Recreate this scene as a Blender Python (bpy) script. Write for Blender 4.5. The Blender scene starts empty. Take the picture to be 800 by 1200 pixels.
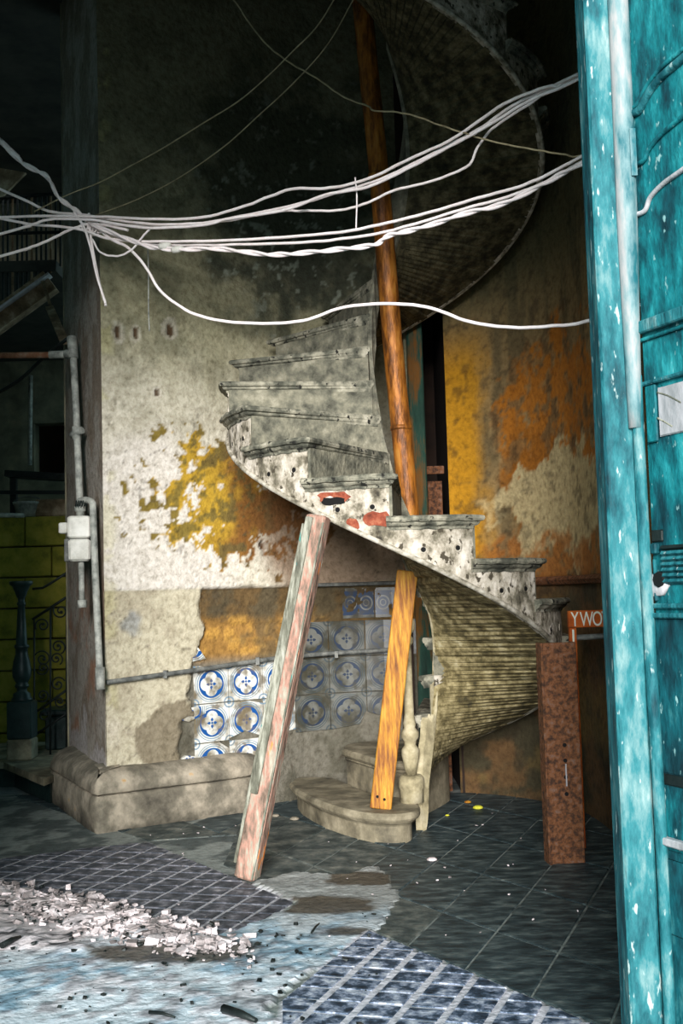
import bpy, math, random
import numpy as np
from mathutils import Vector, Matrix
random.seed(7)
scene = bpy.context.scene
C = scene.collection
# ------------------------------------------------------------------ camera
FPX, PITCH, ROLL, CAMH = 1300.0, 0.0732, -0.0288, 1.2536
cd = bpy.data.cameras.new('camera'); cam = bpy.data.objects.new('camera', cd); C.objects.link(cam)
cd.sensor_fit = 'VERTICAL'; cd.sensor_height = 36.0; cd.lens = FPX / 1200 * 36.0
cd.clip_start = 0.05
cam.matrix_world = (Matrix.Translation((0, 0, CAMH)) @ Matrix.Rotation(math.pi/2 + PITCH, 4, 'X') @ Matrix.Rotation(ROLL, 4, 'Z'))
scene.camera = cam
# ------------------------------------------------------------------ world, daylight, exposure
w = bpy.data.worlds.new('world'); scene.world = w; w.use_nodes = True
nt = w.node_tree; bg = nt.nodes['Background']
tc = nt.nodes.new('ShaderNodeTexCoord'); sp = nt.nodes.new('ShaderNodeSeparateXYZ'); cr = nt.nodes.new('ShaderNodeValToRGB')
nt.links.new(tc.outputs['Generated'], sp.inputs[0]); nt.links.new(sp.outputs['Z'], cr.inputs[0]); nt.links.new(cr.outputs[0], bg.inputs[0])
cr.color_ramp.elements[0].color = (0.52, 0.78, 0.84, 1); cr.color_ramp.elements[1].color = (0.26, 0.70, 0.82, 1)
bg.inputs[1].default_value = 1.6
sd = bpy.data.lights.new('overcast_sun', 'SUN'); sd.energy = 9.0; sd.angle = math.radians(24); sd.color = (1.0, 0.965, 0.95)
sun = bpy.data.objects.new('overcast_sun', sd); C.objects.link(sun)
SUN_EL, SUN_AZ = math.radians(14), math.radians(-4)     # azimuth from behind the camera, + = from the right
sun.rotation_euler = Vector((math.sin(SUN_AZ)*math.cos(SUN_EL), -math.cos(SUN_AZ)*math.cos(SUN_EL), math.sin(SUN_EL))).to_track_quat('Z', 'Y').to_euler()
scene.view_settings.view_transform = 'Standard'; scene.view_settings.look = 'None'
scene.view_settings.gamma = 1; scene.view_settings.use_curve_mapping = False
scene.view_settings.exposure = -0.1

# ------------------------------------------------------------------ helpers
def at(px, py, Y):
    """world point on the plane y=Y seen at that pixel of the 800x1200 photograph (used to measure positions)"""
    a, b = px-400, py-600; c, s = math.cos(ROLL), math.sin(ROLL)
    u = c*a+s*b; v = -s*a+c*b
    zz = -v/FPX
    d = (u/FPX, math.cos(PITCH)-zz*math.sin(PITCH), math.sin(PITCH)+zz*math.cos(PITCH))
    t = Y/d[1]
    return Vector((d[0]*t, Y, CAMH+d[2]*t))
def atz(px, py, z=0.0):
    p = at(px, py, 1.0); t = (z-CAMH)/(p.z-CAMH)
    return Vector((p.x*t, t, z))
def srgb(r, g, b):
    f = lambda c: (c/255/12.92) if c/255 <= .04045 else ((c/255+.055)/1.055)**2.4
    return (f(r), f(g), f(b))
# numpy value noise
_rng = np.random.RandomState(11); _T = _rng.rand(256, 256)
def vn(x, y, seed=0):
    x = np.asarray(x, float)+seed*17.13; y = np.asarray(y, float)+seed*31.7
    xi = np.floor(x).astype(int); yi = np.floor(y).astype(int); fx = x-xi; fy = y-yi
    fx = fx*fx*(3-2*fx); fy = fy*fy*(3-2*fy)
    a = _T[xi % 256, yi % 256]; b = _T[(xi+1) % 256, yi % 256]; c = _T[xi % 256, (yi+1) % 256]; d = _T[(xi+1) % 256, (yi+1) % 256]
    return (a*(1-fx)+b*fx)*(1-fy)+(c*(1-fx)+d*fx)*fy
def fbm(x, y, f=1.0, o=5, seed=0):
    r = 0; a = .5; t = 0
    for i in range(o):
        r = r+a*vn(np.asarray(x)*f, np.asarray(y)*f, seed+i*3); t += a; a *= .55; f *= 2.07
    return r/t
def sm(a, b, x): 
    t = np.clip((x-a)/(b-a), 0, 1); return t*t*(3-2*t)

def link(name, me, mat=None, parent=None):
    o = bpy.data.objects.new(name, me); C.objects.link(o)
    if mat is not None and me is not None and not me.materials: me.materials.append(mat)
    if parent is not None: o.parent = parent
    return o
def origin(p):
    v = Vector((0, 0, 0))
    while p is not None: v += p.location; p = p.parent
    return v
class MB:
    def __init__(s): s.v = []; s.f = []; s.col = None; s.uv = None; s.sm = []
    def add(s, vs, fs, smooth=False):
        n = len(s.v); s.v += [tuple(p) for p in vs]; s.f += [tuple(i+n for i in f) for f in fs]; s.sm += [smooth]*len(fs); return s
    def box(s, c, d, rot=None, taper=1.0, bev=0.0):
        hx, hy, hz = d[0]/2, d[1]/2, d[2]/2
        if bev > 0:
            ring = lambda ix, iy, z: [(x, y, z) for x, y in ((-ix+bev, -iy), (ix-bev, -iy), (ix, -iy+bev), (ix, iy-bev), (ix-bev, iy), (-ix+bev, iy), (-ix, iy-bev), (-ix, -iy+bev))]
            P = ring(hx-bev, hy-bev, -hz)+ring(hx, hy, -hz+bev)+ring(hx*taper, hy*taper, hz-bev)+ring((hx-bev)*taper, (hy-bev)*taper, hz)
            F = [tuple(range(7, -1, -1)), tuple(range(24, 32))]
            for r in range(3):
                for i in range(8): F.append((r*8+i, r*8+(i+1) % 8, r*8+8+(i+1) % 8, r*8+8+i))
        else:
            P = [(x*hx*(taper if z > 0 else 1), y*hy*(taper if z > 0 else 1), z*hz) for z in (-1, 1) for x, y in ((-1, -1), (1, -1), (1, 1), (-1, 1))]
            F = [(3, 2, 1, 0), (4, 5, 6, 7), (0, 1, 5, 4), (1, 2, 6, 5), (2, 3, 7, 6), (3, 0, 4, 7)]
        P = [Vector(p) for p in P]
        if rot is not None: P = [rot @ p for p in P]
        c = Vector(c); return s.add([p+c for p in P], F)
    def beam(s, a, b, wd, dp, roll=0.0, bev=0.0, up=None):
        a = Vector(a); b = Vector(b); z = (b-a); L = z.length; z.normalize()
        x = Vector(up) if up is not None else (Vector((1, 0, 0)) if abs(z.x) < .9 else Vector((0, 0, 1)))
        x = (x-z*x.dot(z)).normalized(); y = z.cross(x)
        R = Matrix((x, y, z)).transposed() @ Matrix.Rotation(roll, 3, 'Z')
        return s.box((a+b)/2, (wd, dp, L), R, bev=bev)
    def tube(s, pts, r, n=8, closed=False, caps=True):
        pts = [Vector(p) for p in pts]; m = len(pts); rr = r if isinstance(r, (list, tuple)) else [r]*m
        V = []; prev = None
        for i in range(m):
            t = (pts[(i+1) % m] if (closed or i < m-1) else pts[i])-(pts[i-1] if (closed or i > 0) else pts[i])
            t.normalize()
            if prev is None: u = t.orthogonal().normalized()
            else:
                u = prev-t*prev.dot(t)
                u = u.normalized() if u.length > 1e-6 else t.orthogonal().normalized()
            prev = u; q = t.cross(u)
            for k in range(n):
                a = 2*math.pi*k/n; V.append(pts[i]+(u*math.cos(a)+q*math.sin(a))*rr[i])
        F = []
        for i in range(m if closed else m-1):
            j = (i+1) % m
            for k in range(n): F.append((i*n+k, i*n+(k+1) % n, j*n+(k+1) % n, j*n+k))
        s.add(V, F, True)
        if caps and not closed:
            n0 = len(s.v)-len(V); s.f += [tuple(n0+k for k in range(n-1, -1, -1)), tuple(n0+(m-1)*n+k for k in range(n))]; s.sm += [False, False]
        return s
    def lathe(s, prof, c=(0, 0, 0), n=20, rot=None):
        V = []; c = Vector(c)
        for r, z in prof:
            for k in range(n):
                a = 2*math.pi*k/n; p = Vector((r*math.cos(a), r*math.sin(a), z))
                if rot is not None: p = rot @ p
                V.append(p+c)
        m = len(prof); F = [(i*n+k, i*n+(k+1) % n, (i+1)*n+(k+1) % n, (i+1)*n+k) for i in range(m-1) for k in range(n)]
        s.add(V, F, True); n0 = len(s.v)-len(V)
        s.f += [tuple(n0+k for k in range(n-1, -1, -1)), tuple(n0+(m-1)*n+k for k in range(n))]; s.sm += [False, False]
        return s
    def rings(s, rings, smooth=False, capb=True, capt=True):
        n = len(rings[0]); V = [p for r in rings for p in r]; m = len(rings)
        F = [(i*n+k, i*n+(k+1) % n, (i+1)*n+(k+1) % n, (i+1)*n+k) for i in range(m-1) for k in range(n)]
        if capb: F.append(tuple(range(n-1, -1, -1)))
        if capt: F.append(tuple((m-1)*n+k for k in range(n)))
        return s.add(V, F, smooth)
    def prism(s, poly, z0, z1): return s.rings([[(x, y, z0) for x, y in poly], [(x, y, z1) for x, y in poly]])
    def mesh(s, name, org=Vector((0, 0, 0))):
        me = bpy.data.meshes.new(name)
        me.from_pydata([(p[0]-org.x, p[1]-org.y, p[2]-org.z) for p in s.v], [], s.f); me.update()
        me.polygons.foreach_set('use_smooth', s.sm)
        return me
    def build(s, name, mat, parent=None, loc=None):
        if parent is not None: return link(name, s.mesh(name, origin(parent)), mat, parent)
        org = Vector(loc) if loc is not None else Vector(((min(p[0] for p in s.v)+max(p[0] for p in s.v))/2, (min(p[1] for p in s.v)+max(p[1] for p in s.v))/2, min(p[2] for p in s.v)))
        o = link(name, s.mesh(name, org), mat); o.location = org
        return o
def tag(o, label=None, cat=None, group=None, kind=None):
    if label: o['label'] = label
    if cat: o['category'] = cat
    if group: o['group'] = group
    if kind: o['kind'] = kind
    return o
def thing(name, label, cat, loc=(0, 0, 0), group=None):
    o = bpy.data.objects.new(name, None); C.objects.link(o); o.location = loc; o.empty_display_size = .1
    return tag(o, label, cat, group)
def struct(name):
    o = bpy.data.objects.new(name, None); C.objects.link(o); return tag(o, kind='structure')
def catmull(P, n=10):
    P = [Vector(p) for p in P]; Q = [2*P[0]-P[1]]+P+[2*P[-1]-P[-2]]; o = []
    for i in range(1, len(Q)-2):
        for k in range(n):
            t = k/n; a, b, c, d = Q[i-1], Q[i], Q[i+1], Q[i+2]
            o.append(.5*((2*b)+(c-a)*t+(2*a-5*b+4*c-d)*t*t+(3*b-a-3*c+d)*t**3))
    return o+[P[-1]]

# ------------------------------------------------------------------ materials
MATS = {}
def mat(name, cols, scale=6.0, detail=8, stretch=(1, 1, 1), rough=.85, metal=0.0, bump=.3, bscale=None, attr=None, speck=None, dist=0.0, bdist=.01):
    """cols: [(pos, sRGB)] ramp over a noise; attr: vertex colour layer used as the base; speck: (sRGB, threshold, scale)"""
    m = bpy.data.materials.new(name); m.use_nodes = True; N = m.node_tree.nodes; L = m.node_tree.links; b = N['Principled BSDF']
    t = N.new('ShaderNodeTexCoord'); mp = N.new('ShaderNodeMapping'); mp.inputs['Scale'].default_value = stretch; L.new(t.outputs['Object'], mp.inputs[0])
    n = N.new('ShaderNodeTexNoise'); n.inputs['Scale'].default_value = scale; n.inputs['Detail'].default_value = detail; n.inputs['Roughness'].default_value = .65; n.inputs['Distortion'].default_value = dist
    L.new(mp.outputs[0], n.inputs['Vector'])
    r = N.new('ShaderNodeValToRGB'); E = r.color_ramp.elements
    while len(E) < len(cols): E.new(.5)
    for e, (p, c) in zip(E, cols): e.position = p; e.color = (*srgb(*c), 1)
    L.new(n.outputs['Fac'], r.inputs[0]); out = r.outputs[0]
    if attr:
        a = N.new('ShaderNodeAttribute'); a.attribute_name = attr
        mx = N.new('ShaderNodeMix'); mx.data_type = 'RGBA'; mx.blend_type = 'MULTIPLY'; mx.inputs[0].default_value = 1
        L.new(a.outputs['Color'], mx.inputs[6]); L.new(out, mx.inputs[7]); out = mx.outputs[2]
    if speck:
        n2 = N.new('ShaderNodeTexNoise'); n2.inputs['Scale'].default_value = speck[2]; n2.inputs['Detail'].default_value = 4; L.new(mp.outputs[0], n2.inputs['Vector'])
        r2 = N.new('ShaderNodeValToRGB'); r2.color_ramp.elements[0].position = speck[1]; r2.color_ramp.elements[1].position = min(1, speck[1]+.05)
        L.new(n2.outputs['Fac'], r2.inputs[0])
        mx = N.new('ShaderNodeMix'); mx.data_type = 'RGBA'; L.new(r2.outputs[0], mx.inputs[0]); L.new(out, mx.inputs[6]); mx.inputs[7].default_value = (*srgb(*speck[0]), 1); out = mx.outputs[2]
    L.new(out, b.inputs['Base Color']); b.inputs['Roughness'].default_value = rough; b.inputs['Metallic'].default_value = metal
    b.inputs['Specular IOR Level'].default_value = .3
    if bump:
        nb = N.new('ShaderNodeTexNoise'); nb.inputs['Scale'].default_value = bscale or scale*3; nb.inputs['Detail'].default_value = 6; L.new(mp.outputs[0], nb.inputs['Vector'])
        bp = N.new('ShaderNodeBump'); bp.inputs['Strength'].default_value = bump; bp.inputs['Distance'].default_value = bdist; L.new(nb.outputs['Fac'], bp.inputs['Height']); L.new(bp.outputs[0], b.inputs['Normal'])
    MATS[name] = m
    return m
G = lambda g: (g, g, g)
M_wall = mat('painted_plaster_wall', [(.28, (176, 174, 166)), (.40, (218, 216, 212)), (.50, (238, 237, 235)), (.6, G(252)), (.75, G(255))], 30, bump=.9, bscale=34, attr='paint', bdist=.012, rough=.95)
M_floor = mat('worn_mortar_floor', [(.25, G(150)), (.45, G(225)), (.7, G(255))], 22, bump=.6, bscale=45, attr='paint', rough=.8)
M_flag2 = mat('dusty_slate_flag', [(.3, (36, 44, 44)), (.45, (66, 74, 72)), (.57, (100, 104, 98)), (.75, (146, 144, 132))], 9, bump=.5, rough=.7)
M_flag = mat('dark_slate_flag', [(.32, (20, 32, 36)), (.48, (48, 62, 66)), (.6, (82, 94, 94)), (.75, (134, 138, 132))], 9, stretch=(1, 2.2, 1), bump=.35, rough=.55)
M_tile = mat('dark_paving_tile', [(.34, (34, 40, 48)), (.48, (68, 72, 80)), (.6, (108, 108, 116)), (.75, (170, 168, 170))], 20, bump=.4, rough=.6)
M_tile2 = mat('dusty_paving_tile', [(.34, (26, 38, 50)), (.46, (58, 74, 92)), (.54, (130, 140, 160)), (.66, (205, 208, 216))], 20, bump=.4, rough=.6)
M_white = mat('flaking_whitewash', [(.30, (52, 48, 40)), (.42, (110, 104, 88)), (.50, (158, 150, 134)), (.62, (198, 190, 176)), (.8, (216, 208, 198))], 13, bump=1.0, speck=((66, 60, 48), .59, 30), stretch=(1, 1, .8), rough=.9)
M_step = mat('mildewed_tread', [(.3, (42, 44, 38)), (.45, (88, 88, 76)), (.6, (150, 146, 128)), (.8, (200, 194, 178))], 10, bump=.7, speck=((30, 30, 26), .60, 30), rough=.9)
M_riser = mat('grey_riser_plaster', [(.3, (56, 56, 48)), (.45, (96, 95, 82)), (.58, (122, 119, 102)), (.72, (150, 146, 128))], 14, bump=.8, stretch=(1, 1, 1), rough=.92)
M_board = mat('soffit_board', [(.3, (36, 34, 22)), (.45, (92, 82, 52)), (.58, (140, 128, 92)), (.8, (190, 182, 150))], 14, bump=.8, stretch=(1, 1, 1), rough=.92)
M_board2 = mat('shaded_soffit_board', [(.3, (26, 26, 18)), (.45, (58, 54, 36)), (.58, (92, 86, 62)), (.8, (130, 124, 100))], 14, bump=.8, rough=.92)  # darker copy of the soffit board colour, shade of the upper turn painted in
M_inner = mat('inner_string_plaster', [(.3, (92, 84, 62)), (.5, (150, 140, 110)), (.7, (190, 180, 152))], 9, bump=.5, rough=.9)
M_bead = mat('pale_edge_bead', [(.3, (70, 66, 54)), (.45, (130, 124, 108)), (.6, (180, 174, 160))], 18, bump=.4)
M_stone = mat('worn_base_stone', [(.3, (66, 62, 54)), (.46, (112, 106, 92)), (.6, (160, 150, 132)), (.8, (196, 186, 170))], 5, bump=.7, bscale=22, speck=((176, 132, 60), .66, 5), rough=.9)
M_stone2 = mat('grey_step_stone', [(.3, (62, 58, 48)), (.5, (118, 110, 90)), (.7, (164, 154, 130))], 6, bump=.5, rough=.8)
M_teal = mat('turquoise_door_paint', [(.30, (0, 30, 38)), (.42, (0, 66, 74)), (.54, (6, 106, 112)), (.66, (40, 140, 144)), (.8, (150, 190, 188))], 13, stretch=(1, 1, .45), bump=.8, bscale=34, speck=((130, 168, 166), .66, 60), rough=.7)
M_teald = mat('turquoise_edge_paint', [(.32, (0, 38, 46)), (.44, (4, 74, 82)), (.55, (36, 108, 114)), (.66, (104, 138, 138)), (.8, (170, 178, 174))], 16, stretch=(1, 1, .3), bump=.9, bscale=40, speck=((160, 176, 172), .645, 62), rough=.7)
M_tealk = mat('dark_turquoise_lower_leaf', [(.30, (0, 20, 26)), (.44, (0, 50, 58)), (.58, (4, 82, 90)), (.72, (60, 124, 126))], 13, stretch=(1, 1, .45), bump=.8, bscale=34, speck=((130, 168, 166), .67, 60), rough=.7)  # darker turquoise for the lower part of the leaf
M_worn = mat('bare_worn_bead', [(.34, (20, 90, 98)), (.43, (110, 136, 138)), (.52, (160, 156, 154)), (.7, (186, 178, 178))], 5, stretch=(2, 2, .5), bump=.4, rough=.7)
M_bone = mat('pale_torn_wood', [(.3, (130, 130, 130)), (.6, (190, 184, 186))], 9, bump=.6, stretch=(1, 1, .4))
M_rust = mat('rusted_steel', [(.3, (40, 26, 24)), (.44, (80, 54, 38)), (.54, (118, 74, 44)), (.66, (116, 90, 76)), (.8, (136, 112, 104))], 40, bump=.6, bscale=60, rough=.85, metal=.1)
M_pole = mat('rusty_orange_pole', [(.3, (44, 28, 14)), (.43, (106, 62, 22)), (.55, (158, 98, 34)), (.68, (176, 124, 56)), (.8, (110, 100, 60))], 22, stretch=(1, 1, .25), bump=.5, rough=.5, metal=.2)
M_yel = mat('yellow_prop_wood', [(.3, (74, 40, 14)), (.42, (128, 76, 20)), (.54, (164, 112, 28)), (.66, (184, 138, 46)), (.8, (160, 134, 76))], 18, stretch=(3, 3, .3), bump=.4, rough=.6)
M_tim = mat('old_painted_timber', [(.30, (60, 52, 42)), (.42, (124, 104, 90)), (.50, (162, 122, 106)), (.58, (150, 144, 128)), (.68, (184, 168, 150)), (.8, (200, 194, 180))], 15, stretch=(2, 2, .45), bump=.8, bscale=26, speck=((220, 126, 40), .66, 11), rough=.85)
M_tim2 = mat('grey_green_timber_strip', [(.3, (44, 44, 38)), (.46, (104, 104, 90)), (.58, (150, 150, 136)), (.75, (196, 192, 178))], 10, stretch=(2.5, 2.5, .35), bump=.8, speck=((30, 120, 112), .67, 18), rough=.85)
M_jamb = mat('teal_rusty_jamb', [(.3, (24, 40, 34)), (.48, (40, 74, 62)), (.58, (120, 78, 28)), (.75, (70, 96, 80))], 6, stretch=(2, 2, .3), bump=.5)
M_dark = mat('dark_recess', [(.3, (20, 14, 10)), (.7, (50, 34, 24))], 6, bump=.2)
M_hole = mat('hole_black', [(.3, (6, 6, 6)), (.7, (12, 11, 10))], 6, bump=0)
M_brick = mat('exposed_red_brick', [(.3, (84, 38, 24)), (.5, (132, 64, 44)), (.7, (160, 104, 76))], 22, bump=.8)
M_pipe = mat('grey_painted_pipe', [(.3, (84, 88, 84)), (.5, (148, 150, 142)), (.7, (188, 188, 178))], 16, bump=.3, rough=.6)
M_pipeb = mat('dull_lead_conduit', [(.3, (52, 54, 52)), (.5, (96, 98, 94)), (.7, (140, 140, 132))], 16, bump=.3, rough=.6)
M_rpipe = mat('rusty_pipe', [(.3, (80, 48, 30)), (.5, (126, 84, 58)), (.7, (140, 124, 108))], 12, bump=.3, rough=.7)
M_box = mat('off_white_meter_case', [(.3, (168, 166, 154)), (.5, (214, 212, 202)), (.7, (232, 230, 222))], 9, bump=.15, rough=.5)
M_cable = mat('white_cable_sheath', [(.3, (236, 222, 218)), (.6, (255, 246, 244))], 20, bump=.1, rough=.45)
M_thin = mat('tan_thin_wire', [(.3, (120, 110, 84)), (.6, (176, 164, 130))], 20, bump=0, rough=.5)
M_iron = mat('black_iron', [(.3, (14, 20, 20)), (.6, (34, 40, 38))], 16, bump=.3, rough=.5, metal=.3)
M_green = mat('dark_green_newel', [(.3, (14, 28, 28)), (.6, (34, 52, 50))], 10, bump=.3, rough=.4)
M_block = mat('ochre_painted_block', [(.3, (92, 92, 32)), (.5, (136, 130, 44)), (.7, (160, 146, 62))], 9, bump=.4, rough=.9)
M_bwall = mat('stained_back_wall', [(.3, (58, 62, 54)), (.5, (104, 102, 84)), (.7, (140, 132, 108))], 3, bump=.4)
M_wood = mat('dusty_old_board', [(.3, (60, 48, 34)), (.5, (120, 100, 76)), (.7, (176, 160, 136))], 8, stretch=(1, 1, 1), bump=.4)
M_rub = mat('pale_rubble', [(.3, (60, 58, 58)), (.45, (150, 140, 138)), (.6, (226, 214, 214))], 9, bump=.6)
M_oran = mat('orange_barrier_paint', [(.3, (90, 36, 10)), (.5, (160, 74, 18)), (.7, (184, 104, 44))], 10, bump=.3)
M_wpaint = mat('white_lettering', [(.3, (190, 196, 180)), (.7, (225, 228, 214))], 20, bump=0)
M_lemon = mat('yellow_green_peel', [(.3, (150, 150, 20)), (.7, (214, 210, 70))], 12, bump=.3)
M_ceil = mat('sooty_ceiling', [(.3, (38, 40, 38)), (.7, (74, 72, 64))], 3, bump=.3)
M_side = mat('brown_side_plaster', [(.3, (60, 52, 46)), (.45, (90, 78, 66)), (.58, (108, 98, 84)), (.75, (130, 122, 108))], 3.2, stretch=(1, 1, .4), bump=.5)

def pattern_mat(name, kind, shade_mix=0.0):
    """glazed tile print on UV 0..1: ring and quatrefoil (kind 0) or three small rings (kind 1)"""
    m = bpy.data.materials.new(name); m.use_nodes = True; N = m.node_tree.nodes; L = m.node_tree.links; b = N['Principled BSDF']
    def mth(op, a, bb=None, cc=None):
        n = N.new('ShaderNodeMath'); n.operation = op
        for i, v in enumerate((a, bb, cc)):
            if v is None: continue
            if isinstance(v, (int, float)): n.inputs[i].default_value = v
            else: L.new(v, n.inputs[i])
        return n.outputs[0]
    uv = N.new('ShaderNodeUVMap'); s = N.new('ShaderNodeSeparateXYZ'); L.new(uv.outputs[0], s.inputs[0])
    X, Y = s.outputs[0], s.outputs[1]
    if kind == 1:
        X = mth('FRACT', mth('MULTIPLY', X, 2.0)); Y = mth('MULTIPLY_ADD', Y, 1.7, -.35)
    x = mth('ABSOLUTE', mth('SUBTRACT', X, .5)); y = mth('ABSOLUTE', mth('SUBTRACT', Y, .5))
    def ln(a, bb, px=None, py=None):
        dx = mth('SUBTRACT', x, a); dy = mth('SUBTRACT', y, bb); return mth('SQRT', mth('ADD', mth('MULTIPLY', dx, dx), mth('MULTIPLY', dy, dy)))
    rr = ln(0, 0)
    ink = None
    def lt(v, c): return mth('LESS_THAN', v, c)
    def gt(v, c): return mth('GREATER_THAN', v, c)
    # petals: union of circles centred on the axes
    pet = mth('MINIMUM', ln(.15, 0), ln(0, .15)); d_pet = pet
    inpet = lt(pet, .145); pet_edge = mth('MULTIPLY', gt(pet, .145), lt(pet, .172))
    inring = lt(rr, .365)
    blue = mth('MULTIPLY', inring, mth('SUBTRACT', 1, lt(pet, .172)))                       # solid blue field in the ring
    ring = mth('MULTIPLY', gt(rr, .395), lt(rr, .425)); ring2 = mth('MULTIPLY', gt(rr, .455), lt(rr, .475))
    flower = mth('MINIMUM', mth('MINIMUM', ln(.085, 0), ln(0, .085)), mth('ADD', mth('ABSOLUTE', mth('SUBTRACT', mth('ADD', x, y), .0)), 0.0))
    flower = lt(flower, .038)
    tips = lt(mth('MINIMUM', ln(.125, .0), ln(0, .125)), .018)
    corner = lt(mth('ABSOLUTE', mth('SUBTRACT', ln(.5, .5), .12)), .02)
    corner2 = lt(ln(.5, .5), .05)
    light = mth('MULTIPLY', .85, mth('MAXIMUM', mth('MAXIMUM', ring, ring2), mth('MAXIMUM', corner, corner2)))
    dark = mth('MAXIMUM', blue, mth('MAXIMUM', flower, tips))
    edge = mth('MULTIPLY', .0, pet_edge)
    if kind == 1:
        border = gt(mth('ABSOLUTE', mth('SUBTRACT', s.outputs[1], .5)), .40)
        dark = mth('MAXIMUM', mth('SUBTRACT', 1, mth('MAXIMUM', mth('MULTIPLY', gt(rr, .33), lt(rr, .42)), mth('MAXIMUM', mth('MULTIPLY', gt(rr, .14), lt(rr, .2)), lt(ln(.5, .5), .07)))), 0)
        dark = mth('MULTIPLY', dark, mth('SUBTRACT', 1, border)); light = mth('MULTIPLY', border, .2)
    n = N.new('ShaderNodeTexNoise'); n.inputs['Scale'].default_value = 9; n.inputs['Detail'].default_value = 6
    t = N.new('ShaderNodeTexCoord'); L.new(t.outputs['Object'], n.inputs['Vector'])
    oi = N.new('ShaderNodeObjectInfo')
    base = N.new('ShaderNodeValToRGB'); base.color_ramp.elements[0].position = .38; base.color_ramp.elements[0].color = (*srgb(120, 112, 92), 1)
    base.color_ramp.elements[1].position = .55; base.color_ramp.elements[1].color = (*srgb(208, 208, 200), 1); L.new(n.outputs['Fac'], base.inputs[0])
    mx1 = N.new('ShaderNodeMix'); mx1.data_type = 'RGBA'; L.new(light, mx1.inputs[0]); L.new(base.outputs[0], mx1.inputs[6]); mx1.inputs[7].default_value = (*srgb(98, 128, 150), 1)
    mx2 = N.new('ShaderNodeMix'); mx2.data_type = 'RGBA'; L.new(dark, mx2.inputs[0]); L.new(mx1.outputs[2], mx2.inputs[6]); mx2.inputs[7].default_value = (*srgb(24, 78, 140), 1)
    n3 = N.new('ShaderNodeTexNoise'); n3.inputs['Scale'].default_value = 14; n3.inputs['Detail'].default_value = 7; L.new(t.outputs['Object'], n3.inputs['Vector'])
    g = N.new('ShaderNodeValToRGB'); g.color_ramp.elements[0].position = .50; g.color_ramp.elements[1].position = .62; L.new(n3.outputs['Fac'], g.inputs[0])
    mx3 = N.new('ShaderNodeMix'); mx3.data_type = 'RGBA'; L.new(mth('MULTIPLY', g.outputs[0], .8), mx3.inputs[0]); L.new(mx2.outputs[2], mx3.inputs[6]); mx3.inputs[7].default_value = (*srgb(104, 92, 70), 1)
    mx4 = N.new('ShaderNodeMix'); mx4.data_type = 'RGBA'; mx4.inputs[0].default_value = shade_mix; L.new(mx3.outputs[2], mx4.inputs[6]); mx4.inputs[7].default_value = (*srgb(44, 46, 38), 1)
    L.new(mx4.outputs[2], b.inputs['Base Color']); b.inputs['Roughness'].default_value = .35
    return m
M_az = pattern_mat('blue_quatrefoil_glaze', 0); M_azd = pattern_mat('shaded_quatrefoil_glaze', 0, .82); M_fr = pattern_mat('blue_frieze_glaze', 1, .7)  # stair shadow is mixed into the glaze colour of the darker tiles

# ------------------------------------------------------------------ walls
c0 = (.2775, 6.0132)
def arc(a, R=1.03): return (c0[0]+R*math.sin(math.radians(a)), c0[1]-R*math.cos(math.radians(a)))
WL = [(-1.335, 6.20), (-1.12, 6.325), (-.9, 6.45), (-.66, 6.62)]+[arc(a) for a in (-140, -150, -162, -176, -189.5)]
WR = [arc(a) for a in (157, 145, 132, 118, 104, 92)]+[(1.33, 5.6), (1.40, 5.1), (1.41, 2.75)]
def path_eval(P):
    pts = catmull([(x, y, 0) for x, y in P], 12); S = [0]
    for a, b in zip(pts[:-1], pts[1:]): S.append(S[-1]+(b-a).length)
    S = np.array(S); XY = np.array([(p.x, p.y) for p in pts])
    def f(s):
        s = np.asarray(s, float)
        x = np.interp(s, S, XY[:, 0]); y = np.interp(s, S, XY[:, 1]); e = .03
        dx = np.interp(s+e, S, XY[:, 0])-np.interp(s-e, S, XY[:, 0]); dy = np.interp(s+e, S, XY[:, 1])-np.interp(s-e, S, XY[:, 1])
        l = np.hypot(dx, dy)+1e-9
        return x, y, dy/l, -dx/l      # normal towards the room
    return f, S[-1]
def grid_wall(name, P, z0, z1, ds, paint, mt, s_end=None, s0=0.0):
    f, L = path_eval(P); L = s_end or L
    ns = int((L-s0)/ds)+1; nz = int((z1-z0)/ds)+1
    s = np.linspace(s0, L, ns); z = np.linspace(z0, z1, nz); SS, ZZ = np.meshgrid(s, z)
    x, y, nx, ny = f(SS.ravel()); col, h = paint(SS.ravel(), ZZ.ravel())
    V = np.stack([x+nx*h, y+ny*h, ZZ.ravel()], 1)
    i = np.arange(nz-1)[:, None]*ns+np.arange(ns-1)[None, :]; i = i.ravel()
    F = np.stack([i, i+1, i+ns+1, i+ns], 1)
    me = bpy.data.meshes.new(name); me.from_pydata(V.tolist(), [], F.tolist()); me.update()
    a = me.color_attributes.new('paint', 'FLOAT_COLOR', 'POINT'); cc = np.ones((len(V), 4)); cc[:, :3] = col; a.data.foreach_set('color', cc.ravel())
    me.polygons.foreach_set('use_smooth', [True]*len(F))
    o = link(name, me, mt); o['kind'] = 'structure'
    return o, f, L
def mixc(a, b, t): return a*(1-t[:, None])+np.array(b)[None, :]*t[:, None]
def blob(s, z, cs, cz, rs, rz): return 1-np.hypot((s-cs)/rs, (z-cz)/rz)
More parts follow.
